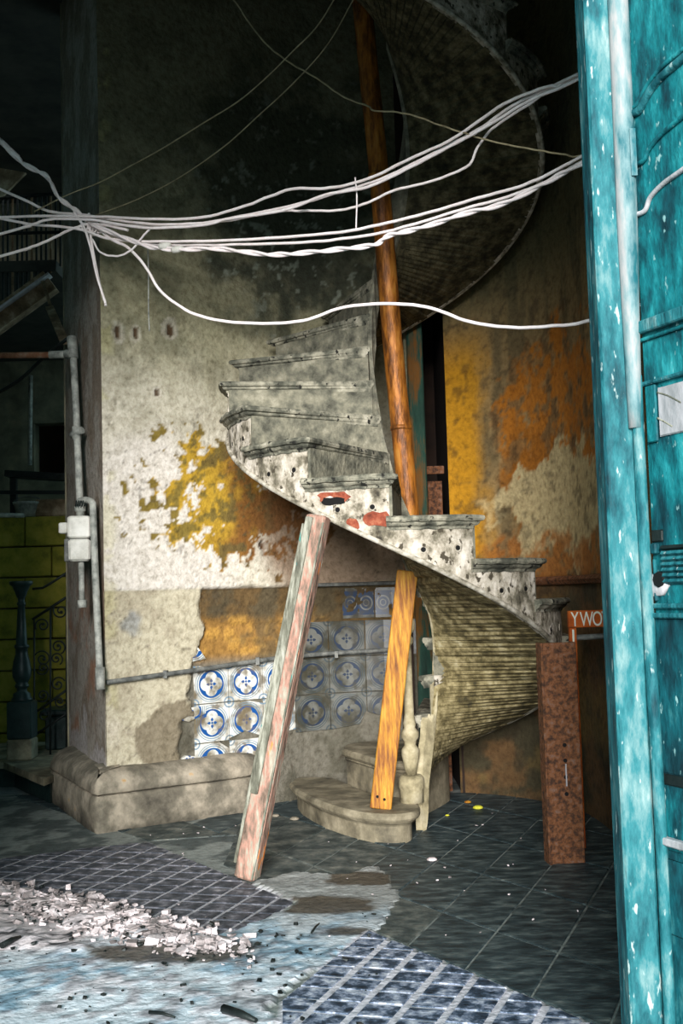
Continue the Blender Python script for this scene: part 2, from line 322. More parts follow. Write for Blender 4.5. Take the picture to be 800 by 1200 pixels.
def paint_left(s, z):
    n1 = fbm(s, z, 2.2, 6, 1); n2 = fbm(s, z, 6, 6, 5); n3 = fbm(s, z, 16, 5, 9); vst = fbm(s*3, z*.5, 3, 5, 13)
    col = np.tile(np.array(srgb(202, 196, 178)), (len(s), 1)); h = np.zeros(len(s))
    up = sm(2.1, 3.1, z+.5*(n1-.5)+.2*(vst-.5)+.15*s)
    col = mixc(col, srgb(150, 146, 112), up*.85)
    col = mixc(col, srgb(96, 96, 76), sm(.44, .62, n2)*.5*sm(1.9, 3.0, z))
    col = mixc(col, srgb(130, 122, 96), sm(.52, .60, n3)*.22*sm(1.5, 2.3, z+.3*s))
    # dark mildew high on the wall, pale flecks left in it
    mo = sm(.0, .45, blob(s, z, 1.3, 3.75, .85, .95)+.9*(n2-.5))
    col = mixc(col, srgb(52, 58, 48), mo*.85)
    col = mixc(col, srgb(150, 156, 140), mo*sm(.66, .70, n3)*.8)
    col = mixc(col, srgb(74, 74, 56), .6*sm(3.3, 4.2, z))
    # whiter coat in the middle
    wh = sm(.0, .35, blob(s, z, .30, 1.60, .85, .70)+.7*(n1-.5))
    col = mixc(col, srgb(220, 213, 206), wh*.6)
    # ochre paint showing through
    n4 = fbm(s, z, 30, 4, 17)
    oc = sm(.10, .15, blob(s, z, .92, 1.83, .66, .44)+1.1*(n2-.54)+1.3*(n3-.52)+.5*(n4-.5))
    occ = mixc(mixc(np.tile(np.array(srgb(176, 142, 44)), (len(s), 1)), srgb(122, 82, 36), sm(.62, .95, s+.5*(n2-.5)+.4*(n3-.5))), srgb(84, 80, 46), sm(.52, .6, n3)*.7)
    col = col*(1-oc[:, None])+occ*oc[:, None]
    br = sm(.05, .4, blob(s, z, 1.5, 1.65, .75, .62)+.6*(n1-.5))
    col = mixc(col, srgb(120, 84, 52), br*.7)
    h += -.004*oc
    # lower wall: plaster lost below 1.31
    zz = z+.02*(n2-.5); e1 = sm(.50, .53, s+.22*(n2-.5)+.1*(n1-.5)-.10*(z-1.0))
    low = sm(1.313, 1.300, zz)
    lowc = np.tile(np.array(srgb(190, 182, 158)), (len(s), 1)); lowc = mixc(lowc, srgb(160, 150, 128), sm(.45, .6, n2)*.6)
    lowc = mixc(lowc, srgb(206, 196, 180), sm(.5, .6, n1)*.5)
    lowc = mixc(lowc, srgb(120, 128, 136), .6*sm(.1, .5, blob(s, z, .16, 1.12, .09, .1)+.8*(n3-.5)))
    lowc = mixc(lowc, srgb(132, 122, 102), sm(.02, .05, blob(s, z, .43, .45, .26, .22)+.6*(n2-.5)))
    bare = mixc(np.tile(np.array(srgb(96, 76, 46)), (len(s), 1)), srgb(150, 112, 56), sm(1.16, 1.08, zz+.06*(n1-.5))*(1-.6*sm(1.0, 1.4, s)))
    bare = mixc(bare, srgb(196, 150, 70), sm(.55, .62, n3)*.6*sm(1.16, 1.10, zz))
    bare = mixc(bare, srgb(112, 108, 96), sm(.93, .84, z))
    bare = mixc(bare, srgb(70, 68, 54), sm(.45, .62, n2)*.6)
    lowc = lowc*(1-e1[:, None])+bare*e1[:, None]
    col = col*(1-low[:, None])+lowc*low[:, None]
    h += -low*.010-low*e1*.018+.012*(n3-.5)*low*e1+.006*(n2-.5)
    h += -.012*low*e1*sm(1.10, 1.085, zz)
    # cracks
    ck = np.abs(fbm(s, z, 2.6, 4, 40)-.5); col = mixc(col, srgb(70, 62, 50), sm(.006, .001, ck)*.5*sm(2.6, 2.2, z))
    # green-yellow scars along the outer edge
    sc = sm(.10, .04, s)*sm(.56, .62, n2); col = mixc(col, srgb(196, 190, 130), sc*.3)
    # chipped holes
    for cs, cz, r in ((.10, 2.79, .035), (.21, 2.79, .03), (.42, 2.83, .035), (.33, 2.45, .02), (1.0, 1.56, .03)):
        b_ = sm(.0, .2, 1-np.hypot((s-cs)/(r*.7), (z-cz)/(r*1.3))+1.3*(n3-.5)); col = mixc(col, srgb(70, 46, 26), b_*.9); h -= .02*b_
        b2 = sm(.0, .2, 1-np.hypot((s-cs)/(r*1.5), (z-cz)/(r*2))+1.2*(n3-.5))*(1-b_); col = mixc(col, srgb(216, 210, 198), b2*.35)
    return col, h
def mixr(a, b, t): return tuple(a[i]*(1-t)+b[i]*t for i in range(3))
def paint_right(s, z):
    n1 = fbm(s, z, 2.2, 6, 61); n2 = fbm(s, z, 6, 6, 65); n3 = fbm(s, z, 15, 5, 69); vs = fbm(s*5, z*.6, 3, 5, 73)
    col = np.tile(np.array(srgb(146, 122, 82)), (len(s), 1))
    col = mixc(col, srgb(96, 84, 58), sm(.42, .62, vs)*.7)
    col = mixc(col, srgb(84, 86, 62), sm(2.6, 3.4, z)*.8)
    oc = sm(.02, .10, blob(s, z, 1.0, 2.2, .70, .55)+1.3*(n2-.5)+.6*(n3-.5)+.3*(vs-.5))
    n4 = fbm(s, z, 28, 4, 77); brk = 1-.75*sm(.50, .60, n3+.3*(vs-.5))
    col = mixc(col, mixr(srgb(178, 108, 24), srgb(120, 84, 34), 0), oc*.9*brk)
    oc2 = sm(.02, .2, blob(s, z, .62, 1.85, .30, .45)+1.0*(n2-.5)); col = mixc(col, srgb(152, 94, 26), oc2*.8*brk)
    pl = sm(.05, .09, blob(s, z, .95, 1.72, .66, .34)+1.0*(n2-.5)+.5*(n3-.5)); col = mixc(col, srgb(190, 172, 128), pl)
    ye = sm(.32, .12, s+.22*(vs-.5)+.12*(n3-.5))*sm(3.0, 2.6, z); col = mixc(col, srgb(188, 134, 22), ye*.95)
    ob = sm(1.56, 1.50, z+.25*(n2-.5))*sm(.1, .3, s); col = mixc(col, srgb(160, 98, 36), ob*.8*brk)
    low = sm(1.32, 1.30, z+.015*(n2-.5)); lc = mixc(np.tile(np.array(srgb(96, 72, 44)), (len(s), 1)), srgb(64, 58, 40), sm(.4, .6, n2))
    lc = mixc(lc, srgb(118, 96, 54), sm(.5, .62, n1)*.6)
    col = col*(1-low[:, None])+lc*low[:, None]
    col = mixc(col, srgb(52, 44, 30), sm(.62, .68, n3)*.5)
    h = -.016*low+.006*(n2-.5)+.004*pl-.002*oc
    return col, h
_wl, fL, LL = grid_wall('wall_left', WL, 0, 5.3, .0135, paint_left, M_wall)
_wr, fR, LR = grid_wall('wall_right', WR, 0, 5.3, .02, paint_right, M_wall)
def flat_paint(c1, c2):
    def f(s, z):
        n = fbm(s, z, 3, 5, 31); return mixc(np.tile(np.array(srgb(*c1)), (len(s), 1)), srgb(*c2), sm(.4, .6, n)), .006*(n-.5)
    return f
# the pillar's side face, going back into the dark room
def paint_side(s, z):
    n1 = fbm(s, z, 3, 6, 81); n2 = fbm(s, z*.6, 7, 5, 85)
    col = mixc(np.tile(np.array(srgb(124, 112, 98)), (len(s), 1)), srgb(150, 144, 134), sm(.4, .62, n2))
    col = mixc(col, srgb(146, 100, 72), sm(.45, .6, n1)*sm(1.6, 1.0, z)*.8)
    col = mixc(col, srgb(170, 166, 164), sm(.52, .47, z+.7*(n2-.5)+.25*np.abs(s-.5))*.8)
    return col, .004*(n2-.5)-.006*sm(.62, .5, z+.35*(n2-.5))*0
o, _, _ = grid_wall('wall_pillar_side', [(-1.80, 7.25), (-1.58, 6.74), (-1.335, 6.20)], 0, 5.3, .02, paint_side, M_wall)
b = MB(); b.box((-1.5, 7.35, 2.65), (.62, .2, 5.3)); o = b.build('wall_pillar_end', M_bwall); tag(o, kind='structure')
# slot recess behind the stair
wb = MB()
pa, pb = arc(170.5), arc(157)
wb.prism([(pa[0]-.02, pa[1]), (pa[0]-.02, 8.0), (pa[0]-.1, 8.0), (pa[0]-.1, pa[1]+.02)], 0, 3.6)
wb.prism([(pb[0]+.02, pb[1]), (pb[0]+.1, pb[1]+.0), (pb[0]+.1, 8.0), (pb[0]+.02, 8.0)], 0, 3.6)
wb.prism([(pa[0]-.1, 8.0), (pb[0]+.1, 8.0), (pb[0]+.1, 8.1), (pa[0]-.1, 8.1)], 0, 3.6)
wb.prism([(pa[0]-.03, pa[1]-.01), (pb[0]+.03, pb[1]-.01), (pb[0]+.03, 8.0), (pa[0]-.03, 8.0)], 3.5, 5.3)
tag(wb.build('wall_recess', M_dark), kind='structure')
jb = MB(); jb.beam((.495, 6.99, 0), (.495, 6.99, 3.5), .10, .06, bev=.008); jo = jb.build('door_2', M_jamb); tag(jo, kind='structure')
jb2 = MB(); jb2.beam((.60, 7.06, 0), (.60, 7.06, 1.95), .09, .02); jb2.box((.60, 7.04, 2.02), (.12, .03, .05)); jb2.build('rusted_panel', M_rust, jo)
# outer shell
sh = MB(); sh.box((-2.6, 2.5, 2.65), (2.0, .25, 5.3)); tag(sh.build('wall_front_left', M_bwall), kind='structure')
sh = MB(); sh.box((1.75, 2.62, 2.65), (1.7, .25, 5.3)); tag(sh.build('wall_front_right', M_bwall), kind='structure')
sh = MB(); sh.box((-.4, 2.5, 4.50), (2.6, .25, 1.60)); tag(sh.build('trim_1', M_bwall), kind='structure')
sh = MB(); sh.box((-3.65, 7, 2.65), (.2, 9.4, 5.3)); tag(sh.build('wall_far_left', M_bwall), kind='structure')
sh = MB(); sh.box((-.6, 7.0, 5.35), (4.8, 9.4, .1)); sh.box((-3.4, 9.4, 5.35), (.8, 4.6, .1)); sh.box((-3.4, 3.2, 5.35), (.8, 1.8, .1)); tag(sh.build('ceiling', M_ceil), kind='structure')  # unseen gap at far left, added so cool sky light lifts the shadows
# back wall with a dark opening
wbk = struct('wall_back')
q0 = at(40, 560, 11.0); q1 = at(80, 495, 11.0)
mb = MB(); mb.box(((-3.6+q0.x)/2, 11.1, 2.65), (q0.x+3.6, .2, 5.3)); mb.box(((q1.x+.3)/2, 11.1, 2.65), (.3-q1.x, .2, 5.3))
mb.box(((q0.x+q1.x)/2, 11.1, q0.z/2), (q1.x-q0.x, .2, q0.z)); mb.prism([(q0.x, 11.0), (q1.x, 11.0), (q1.x, 11.2), (q0.x, 11.2)], q1.z, 5.3)
mb.build('wall_face', M_bwall, wbk)
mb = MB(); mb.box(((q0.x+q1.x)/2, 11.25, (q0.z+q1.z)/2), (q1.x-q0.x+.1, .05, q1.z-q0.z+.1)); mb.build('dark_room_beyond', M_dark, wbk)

# ------------------------------------------------------------------ glazed tiles on the curved wall
def wall_tile(s, z, ws, wz, name, mt, thick=.012, cut=None, dip=0.0, skew=0.0):
    mb = MB(); n = 4; F = []; V = []; UV = []
    lo, hi = (0, 1)
    def P(u, v, d):
        x, y, nx, ny = fL(s+(u-.5)*ws); return (float(x+nx*d), float(y+ny*d), z+(v-.5)*wz)
    poly = cut or [(0, 0), (.5, 0), (1, 0), (1, 1), (.5, 1), (0, 1)]
    k = len(poly); d0, d1 = -.045, -.040+thick+dip
    e = .012
    cx = sum(p[0] for p in poly)/k; cy = sum(p[1] for p in poly)/k
    V = [P(u, v, d0) for u, v in poly]+[P(u, v, d1-.003) for u, v in poly]+[P(u+(cx-u)*e, v+(cy-v)*e, d1) for u, v in poly]
    uvs = [p for p in poly]*2+[(u+(cx-u)*e, v+(cy-v)*e) for u, v in poly]
    for r in range(2):
        for i in range(k): F.append((r*k+i, r*k+(i+1) % k, (r+1)*k+(i+1) % k, (r+1)*k+i))
    if cut is None: F += [(12, 13, 16, 17), (13, 14, 15, 16)]
    else: F.append(tuple(range(2*k, 3*k)))
    mb.add(V, F); me = mb.mesh(name)
    ul = me.uv_layers.new(name='UVMap')
    for lp in me.loops: ul.data[lp.index].uv = uvs[lp.vertex_index]
    return link(name, me, mt, _wl)
TS, TZ = .2315, .225
broken = {(0, 0): 0, (1, 0): 0, (2, 0): 0, (1, 3): [(.0, .25), (.5, .0), (1, .35), (1, 1), (0, 1)], (2, 3): 0, (3, 3): 0, (4, 3): 0, (5, 3): 0,
          (0, 3): [(0, .25), (.6, .22), (1, .3), (1, .8), (.7, 1), (0, 1)], (2, 2): [(.15, 0), (1, .1), (1, 1), (0, 1), (0, .4)],
          (1, 2): [(0, .05), (.45, .2), (1, .0), (1, .9), (.6, 1), (0, 1)], (4, 2): [(0, 0), (.8, .1), (1, .5), (1, 1), (0, 1)], (5, 2): [(0, .45), (.4, .3), (1, .6), (1, 1), (0, 1)]}
for r in range(4):
    for c in range(6):
        b_ = broken.get((c, r))
        if b_ == 0: continue
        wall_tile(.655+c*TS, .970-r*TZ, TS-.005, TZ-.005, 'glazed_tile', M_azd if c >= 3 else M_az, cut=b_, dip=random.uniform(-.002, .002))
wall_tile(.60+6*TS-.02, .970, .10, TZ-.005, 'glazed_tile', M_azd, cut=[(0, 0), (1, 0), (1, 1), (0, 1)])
for i in range(2): wall_tile(1.66+i*.205, 1.19, .2, .19, 'frieze_tile', M_fr)
# tile fragments left of the field
for cs, cz, cu in ((.50, .60, [(0, .35), (.5, .2), (1, .4), (1, .62), (.3, .6)]), (.50, .33, [(0, .1), (1, .1), (.95, .5), (.4, .6), (.0, .4)]), (.53, 1.115-.14, [(.2, .0), (.9, .1), (.6, .55)])):
    wall_tile(cs, cz, .22, .2, 'glazed_tile_fragment', M_az, thick=.02, cut=cu)
# ledges and ragged plaster edge stones above the tiles
mb = MB(); n = 16
rings = []
for i in range(n+1):
    s = 1.36+i*(1.98-1.36)/n; x, y, nx, ny = fL(s); x, y, nx, ny = map(float, (x, y, nx, ny))
    rings.append([(x-nx*.03, y-ny*.03, 1.30), (x+nx*.015, y+ny*.015, 1.30), (x+nx*.02, y+ny*.02, 1.318), (x-nx*.03, y-ny*.03, 1.33)])
mb.rings(rings); o = mb.build('trim_3', M_pipeb); tag(o, kind='structure')
mb = MB(); rings = []
for i in range(25):
    s = .02+i*(1.55)/24; x, y, nx, ny = map(float, fR(s))
    rings.append([(x-nx*.03, y-ny*.03, 1.265), (x+nx*.012, y+ny*.012, 1.27), (x+nx*.03, y+ny*.03, 1.295), (x+nx*.012, y+ny*.012, 1.315), (x-nx*.03, y-ny*.03, 1.32)])
mb.rings(rings); tag(mb.build('trim_2', M_rust), kind='structure')

# ------------------------------------------------------------------ pillar plinth (two stone courses)
bs = struct('baseboard_left')
PP = [(-1.87, 7.07), (-1.62, 6.56), (-1.395, 6.11), (-1.36, 6.078), (-1.05, 6.27), (-.68, 6.50), (-.60, 6.565), (-.53, 6.66), (-.50, 6.80)]
def offs(P, d):
    out = []
    for i, p in enumerate(P):
        a = P[max(i-1, 0)]; c = P[min(i+1, len(P)-1)]; t = Vector((c[0]-a[0], c[1]-a[1])).normalized(); out.append((p[0]-t.y*d, p[1]+t.x*d))
    return out
def plinth(prof, name, jit=0.0):
    P = []
    for i in range(len(PP)-1):
        k = max(2, int(math.dist(PP[i], PP[i+1])/.04))
        P += [(PP[i][0]+(PP[i+1][0]-PP[i][0])*j/k, PP[i][1]+(PP[i+1][1]-PP[i][1])*j/k) for j in range(k)]
    P.append(PP[-1]); V = []; F = []; n = len(P)
    for d, z in prof:
        for i, (x, y) in enumerate(offs(P, d)):
            g = float(fbm(i*.25, z*9, 1, 4, 3))-.5; V.append((x+g*.015, y+g*.015, z+(g*.02 if z > .23 else 0)))
    for r in range(len(prof)-1):
        for i in range(n-1): F.append((r*n+i, r*n+i+1, (r+1)*n+i+1, (r+1)*n+i))
    mb = MB(); mb.add(V, F, True); return mb.build(name, M_stone, bs)
plinth([(.2, .0), (0, .0), (0, .10), (0, .185), (.006, .195), (.05, .197)], 'lower_stone_course')
plinth([(.05, .200), (.004, .203), (-.004, .212), (0, .25), (.02, .29), (.055, .318), (.10, .332), (.17, .345)], 'upper_stone_course')

# ------------------------------------------------------------------ floor
X0_, X1_, Y0_, Y1_ = -2.4, 1.7, 2.6, 7.4
def in_poly(x, y, P):
    r = np.zeros(len(x), bool); j = len(P)-1
    for i in range(len(P)):
        xi, yi = P[i]; xj, yj = P[j]
        c = ((yi > y) != (yj > y)) & (x < (xj-xi)*(y-yi)/(yj-yi+1e-12)+xi); r ^= c; j = i
    return r
P1 = [(-1.80, 5.50), (-1.37, 5.70), (-1.05, 5.82), (-.237, 4.62), (-.34, 4.38), (-.50, 4.17), (-.75, 4.27), (-.97, 4.45), (-1.22, 4.83), (-1.75, 5.10)]
P2 = [(.056, 4.215), (.216, 3.97), (.64, 3.33), (1.05, 2.70), (-.20, 2.70), (-.235, 3.50), (-.05, 3.97), (.0, 4.12)]
CON = [(-2.4, 5.0), (-1.75, 5.08), (-1.22, 4.80), (-.97, 4.43), (-.75, 4.25), (-.50, 4.15), (-.34, 4.36), (-.237, 4.60), (-.42, 4.95), (-.25, 5.10), (-.02, 5.0), (.12, 5.15), (.17, 4.69), (.07, 4.23), (-.02, 4.14), (-.06, 3.97), (-.245, 3.52), (-.2, 2.6), (-2.4, 2.6)]
ds = .022; nx_ = int((X1_-X0_)/ds)+1; ny_ = int((Y1_-Y0_)/ds)+1
gx, gy = np.meshgrid(np.linspace(X0_, X1_, nx_), np.linspace(Y0_, Y1_, ny_)); gx = gx.ravel(); gy = gy.ravel()
n1 = fbm(gx, gy, 2.5, 6, 100); n2 = fbm(gx, gy, 8, 5, 105); n3 = fbm(gx, gy, 22, 4, 109)
wx = gx+.10*(n1-.5)+.06*(n2-.5); wy = gy+.16*(fbm(gx, gy, 3, 5, 120)-.5)
con = in_poly(wx, wy, CON); p1 = in_poly(gx, gy, P1); p2 = in_poly(gx, gy, P2)
con = con & ~(p1 & (n2 < .60)) & ~p2
hz = np.zeros(len(gx)); col = np.tile(np.array(srgb(150, 156, 150)), (len(gx), 1)); col = mixc(col, srgb(90, 98, 96), sm(.45, .62, n2))
col[p1] = srgb(188, 186, 190); col[p2] = srgb(226, 222, 228); hz[p1 | p2] = .0065
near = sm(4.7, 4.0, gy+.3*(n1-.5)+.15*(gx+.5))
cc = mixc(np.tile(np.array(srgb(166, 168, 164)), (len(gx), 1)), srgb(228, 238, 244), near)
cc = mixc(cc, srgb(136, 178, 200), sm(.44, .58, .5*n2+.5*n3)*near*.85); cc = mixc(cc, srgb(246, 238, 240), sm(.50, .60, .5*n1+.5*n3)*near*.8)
rub = sm(.0, .3, blob(gx, gy, -1.25, 4.45, .55, .50)+.5*(n2-.5)); cc = mixc(cc, srgb(226, 210, 208), rub*.8)
for (bx, by, rx, ry) in ((-.62, 4.02, .32, .17), (-.12, 4.55, .26, .14), (.05, 4.95, .2, .12), (-.02, 4.2, .12, .07)):
    dk = sm(.05, .2, blob(gx, gy, bx, by, rx, ry)+.7*(n2-.5)); cc = mixc(cc, srgb(84, 72, 54), dk*.9)
cc = mixc(cc, srgb(70, 76, 84), sm(.56, .62, n3)*.55*near); cc = mixc(cc, srgb(40, 44, 46), sm(.66, .68, n3)*rub)
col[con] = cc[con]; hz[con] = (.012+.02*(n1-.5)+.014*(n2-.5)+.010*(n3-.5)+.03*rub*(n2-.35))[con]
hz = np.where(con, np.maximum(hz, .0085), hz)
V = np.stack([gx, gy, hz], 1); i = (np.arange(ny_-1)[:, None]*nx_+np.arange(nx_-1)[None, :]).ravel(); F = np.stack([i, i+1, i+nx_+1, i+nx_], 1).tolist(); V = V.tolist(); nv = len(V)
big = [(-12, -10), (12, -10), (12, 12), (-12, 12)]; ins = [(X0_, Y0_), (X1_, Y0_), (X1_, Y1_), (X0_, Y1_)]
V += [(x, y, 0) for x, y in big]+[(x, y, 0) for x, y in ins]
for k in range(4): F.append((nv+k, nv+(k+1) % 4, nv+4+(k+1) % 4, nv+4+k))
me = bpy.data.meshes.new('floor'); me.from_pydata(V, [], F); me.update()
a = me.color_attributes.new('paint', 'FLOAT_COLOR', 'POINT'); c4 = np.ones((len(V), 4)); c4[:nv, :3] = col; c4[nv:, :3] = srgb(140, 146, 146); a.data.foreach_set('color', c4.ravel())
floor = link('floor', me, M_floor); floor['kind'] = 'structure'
def clip(poly, P):
    """clip a polygon by a counter-clockwise convex one"""
    for i in range(len(P)):
        a = P[i]; b = P[(i+1) % len(P)]; out = []
        side = lambda p: (b[0]-a[0])*(p[1]-a[1])-(b[1]-a[1])*(p[0]-a[0])
        for j in range(len(poly)):
            p, q = poly[j], poly[(j+1) % len(poly)]; sp_, sq = side(p), side(q)
            if sp_ >= 0: out.append(p)
            if sp_*sq < 0: t = sp_/(sp_-sq); out.append((p[0]+(q[0]-p[0])*t, p[1]+(q[1]-p[1])*t))
        poly = out
        if len(poly) < 3: return []
    return poly
def area(p): return .5*sum(p[i][0]*p[(i+1) % len(p)][1]-p[(i+1) % len(p)][0]*p[i][1] for i in range(len(p)))
def lay(P, O, a, b, ni, nj, gap_a, gap_b, ztop, name, mt, thick=.02, skip=None, minA=.0008):
    if area(P) < 0: P = P[::-1]
    a = Vector(a); b = Vector(b); la, lb = a.length, b.length
    for i in range(*ni):
        for j in range(*nj):
            ga, gb = gap_a/la/2, gap_b/lb/2
            q = [(O[0]+a.x*(i+u)+b.x*(j+v), O[1]+a.y*(i+u)+b.y*(j+v)) for u, v in ((ga, gb), (1-ga, gb), (1-ga, 1-gb), (ga, 1-gb))]
            if area(q) < 0: q = q[::-1]
            q = clip(q, P)
            if len(q) < 3 or area(q) < minA: continue
            cx = sum(p[0] for p in q)/len(q); cy = sum(p[1] for p in q)/len(q)
            if skip and skip(cx, cy): continue
            zt = ztop+random.uniform(-.0012, .0012); e = .004/max(la, lb)
            mb = MB(); inn = [(x+(cx-x)*.03, y+(cy-y)*.03, zt) for x, y in q]
            mb.rings([[(x, y, ztop-thick) for x, y in q], [(x, y, zt-.002) for x, y in q], inn], capb=False)
            m_ = mt if not isinstance(mt, tuple) else mt[1 if cx+.25*(cy-5)+random.uniform(-.35, .35) < .20 and cx > -1.3 and cy < 6.3 else 0]
            mb.build(name, m_, floor)
def conv(P): return P
# convex working outlines of the two small-tile panels
P1c = [(-1.74, 5.52), (-1.37, 5.69), (-1.05, 5.81), (-.245, 4.61), (-.34, 4.38), (-.50, 4.18), (-.80, 4.26), (-1.10, 4.55), (-1.70, 5.15)]
P2c = [(.056, 4.205), (1.02, 2.74), (-.18, 2.72), (-.225, 3.52), (-.05, 3.95)]
lay(P1c, (-.626, 4.186), (.121, -.032), (.040, .105), (-12, 8), (-6, 22), .018, .014, .010, 'paving_tile', M_tile)
lay(P2c, (.124, 4.088), (.128, -.036), (.038, .096), (-6, 10), (-16, 5), .026, .016, .010, 'paving_tile', M_tile2)
FL = [(-2.38, 2.62), (1.38, 2.62), (1.38, 5.6), (1.3, 6.4), (.9, 6.95), (-.6, 7.0), (-1.9, 7.35), (-2.38, 7.35)]
def side_of(p, q, x, y): return (q[0]-p[0])*(y-p[1])-(q[1]-p[1])*(x-p[0])
concx = [tuple(v) for v in CON]
def skipf(x, y):
    X = np.array([x]); Y = np.array([y])
    if in_poly(X, Y, P1)[0] or in_poly(X, Y, P2)[0]: return True
    if y < 4.25 and x < .1: return True
    if x > .5 and y < 3.2 and False: return True
    if y > 6.5 and -1.2 < x < -.75: return True
    return False
O_ = (.173, 4.691); a_ = (.175, -.263); b_ = (.222, .558)
FLr = [(.062, 4.235), (1.12, 2.62), (1.38, 2.62), (1.38, 5.6), (1.3, 6.4), (.9, 6.95), (-.6, 7.0), (-.6, 5.3)]
lay(FLr, O_, a_, b_, (-12, 14), (-2, 6), .011, .011, .0045, 'flagstone', (M_flag, M_flag2), skip=skipf)
lay([(-2.38, 5.75), (-1.4, 5.78), (-1.05, 5.86), (-.6, 5.3), (-.6, 6.6), (-1.4, 6.05), (-1.9, 7.3), (-2.38, 7.35)][0:0] or [(-2.38, 5.6), (-1.05, 5.86), (-.6, 5.28), (-.6, 6.5), (-1.4, 7.1), (-1.95, 7.35), (-2.38, 7.35)], O_, a_, b_, (-16, 4), (-4, 8), .011, .011, .0045, 'flagstone', (M_flag, M_flag2), skip=skipf)

# ------------------------------------------------------------------ spiral staircase
STEPZ = {0: 0, 1: .14, 2: .36, 3: .59, 4: .80, 5: 1.0}
def zt(k): 
    k0 = math.floor(k); f = lambda i: STEPZ.get(i, .2*i if i > 0 else .14*i)
    return f(k0)+(f(k0+1)-f(k0))*(k-k0)
THT = {0: 4.2, 1: 3.84, 2: 3.49, 3: 2.93, 4: 2.37, 5: 1.83}
def th(k):
    k0 = math.floor(k); f = lambda i: THT.get(i, 1.3419-(i-6)*.4529)
    return f(k0)+(f(k0+1)-f(k0))*(k-k0)
INN = [(0, .34, 5.91), (1, .355, 5.92), (2, .37, 5.93), (3, .40, 5.95), (4, .435, 5.97), (5, .465, 6.0)]
def pin(k, r):
    """inner end of the line kk (r: radius in the open well)"""
    r0_ = r; r = r+.10*max(0.0, min(1.0, (9.5-k)/2.0))+.055*max(0.0, min(1.0, (k-15)/1.5))
    if k >= 6: a = th(k)+.374; return Vector((c0[0]+r*math.sin(a), c0[1]-r*math.cos(a)))
    a6 = th(6)+.374; e = Vector((c0[0]+.205*math.sin(a6), c0[1]-.205*math.cos(a6)))
    P = INN+[(6, e.x, e.y)]; ks = [p[0] for p in P]
    x = float(np.interp(k, ks, [p[1] for p in P])); y = float(np.interp(k, ks, [p[2] for p in P]))
    return Vector((x-(.105-r0_), y))
def pout(k, R): a = th(k); return Vector((c0[0]+R*math.sin(a), c0[1]-R*math.cos(a)))
RT, RB, rI, rT = .9235, .878, .105, .098
DROP = .37
def zs(k): return max(zt(k)-DROP, -.02) if k < 4 else zt(k)-DROP
stair = thing('spiral_staircase', 'crumbling whitewashed spiral staircase winding up round a rusty pole against the curved wall', 'staircase', (c0[0], c0[1], 0))
def ring(k0, k1, R, r, zf, n=7):
    ks = [k0+(k1-k0)*i/(n-1) for i in range(n)]
    return [(*pout(k, R), zf(k)) for k in ks]+[(*pin(k, r), zf(k)) for k in reversed(ks)]
KMAX = 23
def slab(k0, k1, R, r, f0, f1, n=7):
    A = ring(k0, k1, R, r, f0, n); B = ring(k0, k1, R, r, f1, n); m = 2*n; mb = MB()
    F = [(i, (i+1) % m, m+(i+1) % m, m+i) for i in range(m)]
    for i in range(n-1): F += [(i+1, i, m-1-i, m-2-i), (m+i, m+i+1, 2*m-2-i, 2*m-1-i)]
    return mb.add(A+B, F)
for k in range(3, KMAX+1):
    z = zt(k); kf, kr = k+.10, k+1.10
    mb = slab(kf, kr, RB, rI+.003, lambda q: max(zs(q)+(.09 if k < 7 else .055), 0), lambda q: z-.045, 9)
    body = mb.build('step_body', M_white, stair); body.data.materials.append(M_inner); body.data.materials.append(M_board)
    for i in range(9, 17): body.data.polygons[i].material_index = 1
    for i in range(18, 34, 2): body.data.polygons[i].material_index = 2
    mb = MB(); mb.rings([ring(kf-.035, kf+.01, RB-.004, rI+.004, lambda q: zt(k-1), 2), ring(kf-.035, kf+.01, RB-.004, rI+.004, lambda q: z-.045, 2)]); mb.build('riser', M_riser, stair)
    mb = MB()
    prof = [(.040, -.062), (.036, -.050), (.022, -.042), (.016, -.034), (.016, -.029), (.002, -.026), (-.003, -.016), (.0, -.006), (.008, 0.0)]
    jj = random.uniform(-.004, .004)
    mb.rings([ring(k+i/.40, k+1.14, RT-i, (.055 if k < 8 else rT)+i*.6, lambda q, d=d: z+d+jj+.003*math.sin(q*37+k), 12) for i, d in prof]); mb.build('tread', M_step, stair)
# soffit boards
db = .105; kk = 2.6; i = 0
while kk < KMAX+1.0:
    g = .010+random.random()*.008; j = random.uniform(-.0045, .0045); th_ = .028
    k0_, k1_ = kk+g/2, kk+db-g/2
    if random.random() < .03: j = .014
    r0 = rI+random.uniform(-.004, .001); R0 = RB-.008+random.uniform(-.004, .002)
    f0 = lambda q: zs(q)+j
    mb = slab(k0_, k1_, R0, r0, f0, lambda q: zs(q)+.060, 2)
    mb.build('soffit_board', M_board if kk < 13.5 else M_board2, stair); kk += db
# plaster core above the boards (closes the gaps between them)
for k in range(7, KMAX+1):
    mb = slab(k, k+1, RB-.006, rI+.002, lambda q: zs(q)+.05, lambda q: zs(q)+.10, 11); mb.build('soffit_bed', M_dark, stair)
mb = MB(); A_ = []
for q in range(22, (KMAX+1)*8+1):
    k = q/8; o1, o2 = pout(k, RB-.02), pout(k, RB+.0015); A_.append([(*o1, zs(k)+.0), (*o2, zs(k)+.0), (*o2, zs(k)+.12), (*o1, zs(k)+.12)])
mb.rings(A_); mb.build('string_fascia', M_white, stair)
mb = MB(); mb.tube([(*pout(q/8, RB+.004), zs(q/8)+.010) for q in range(22, (KMAX+1)*8)], .013, 6); mb.build('edge_bead', M_bead, stair)
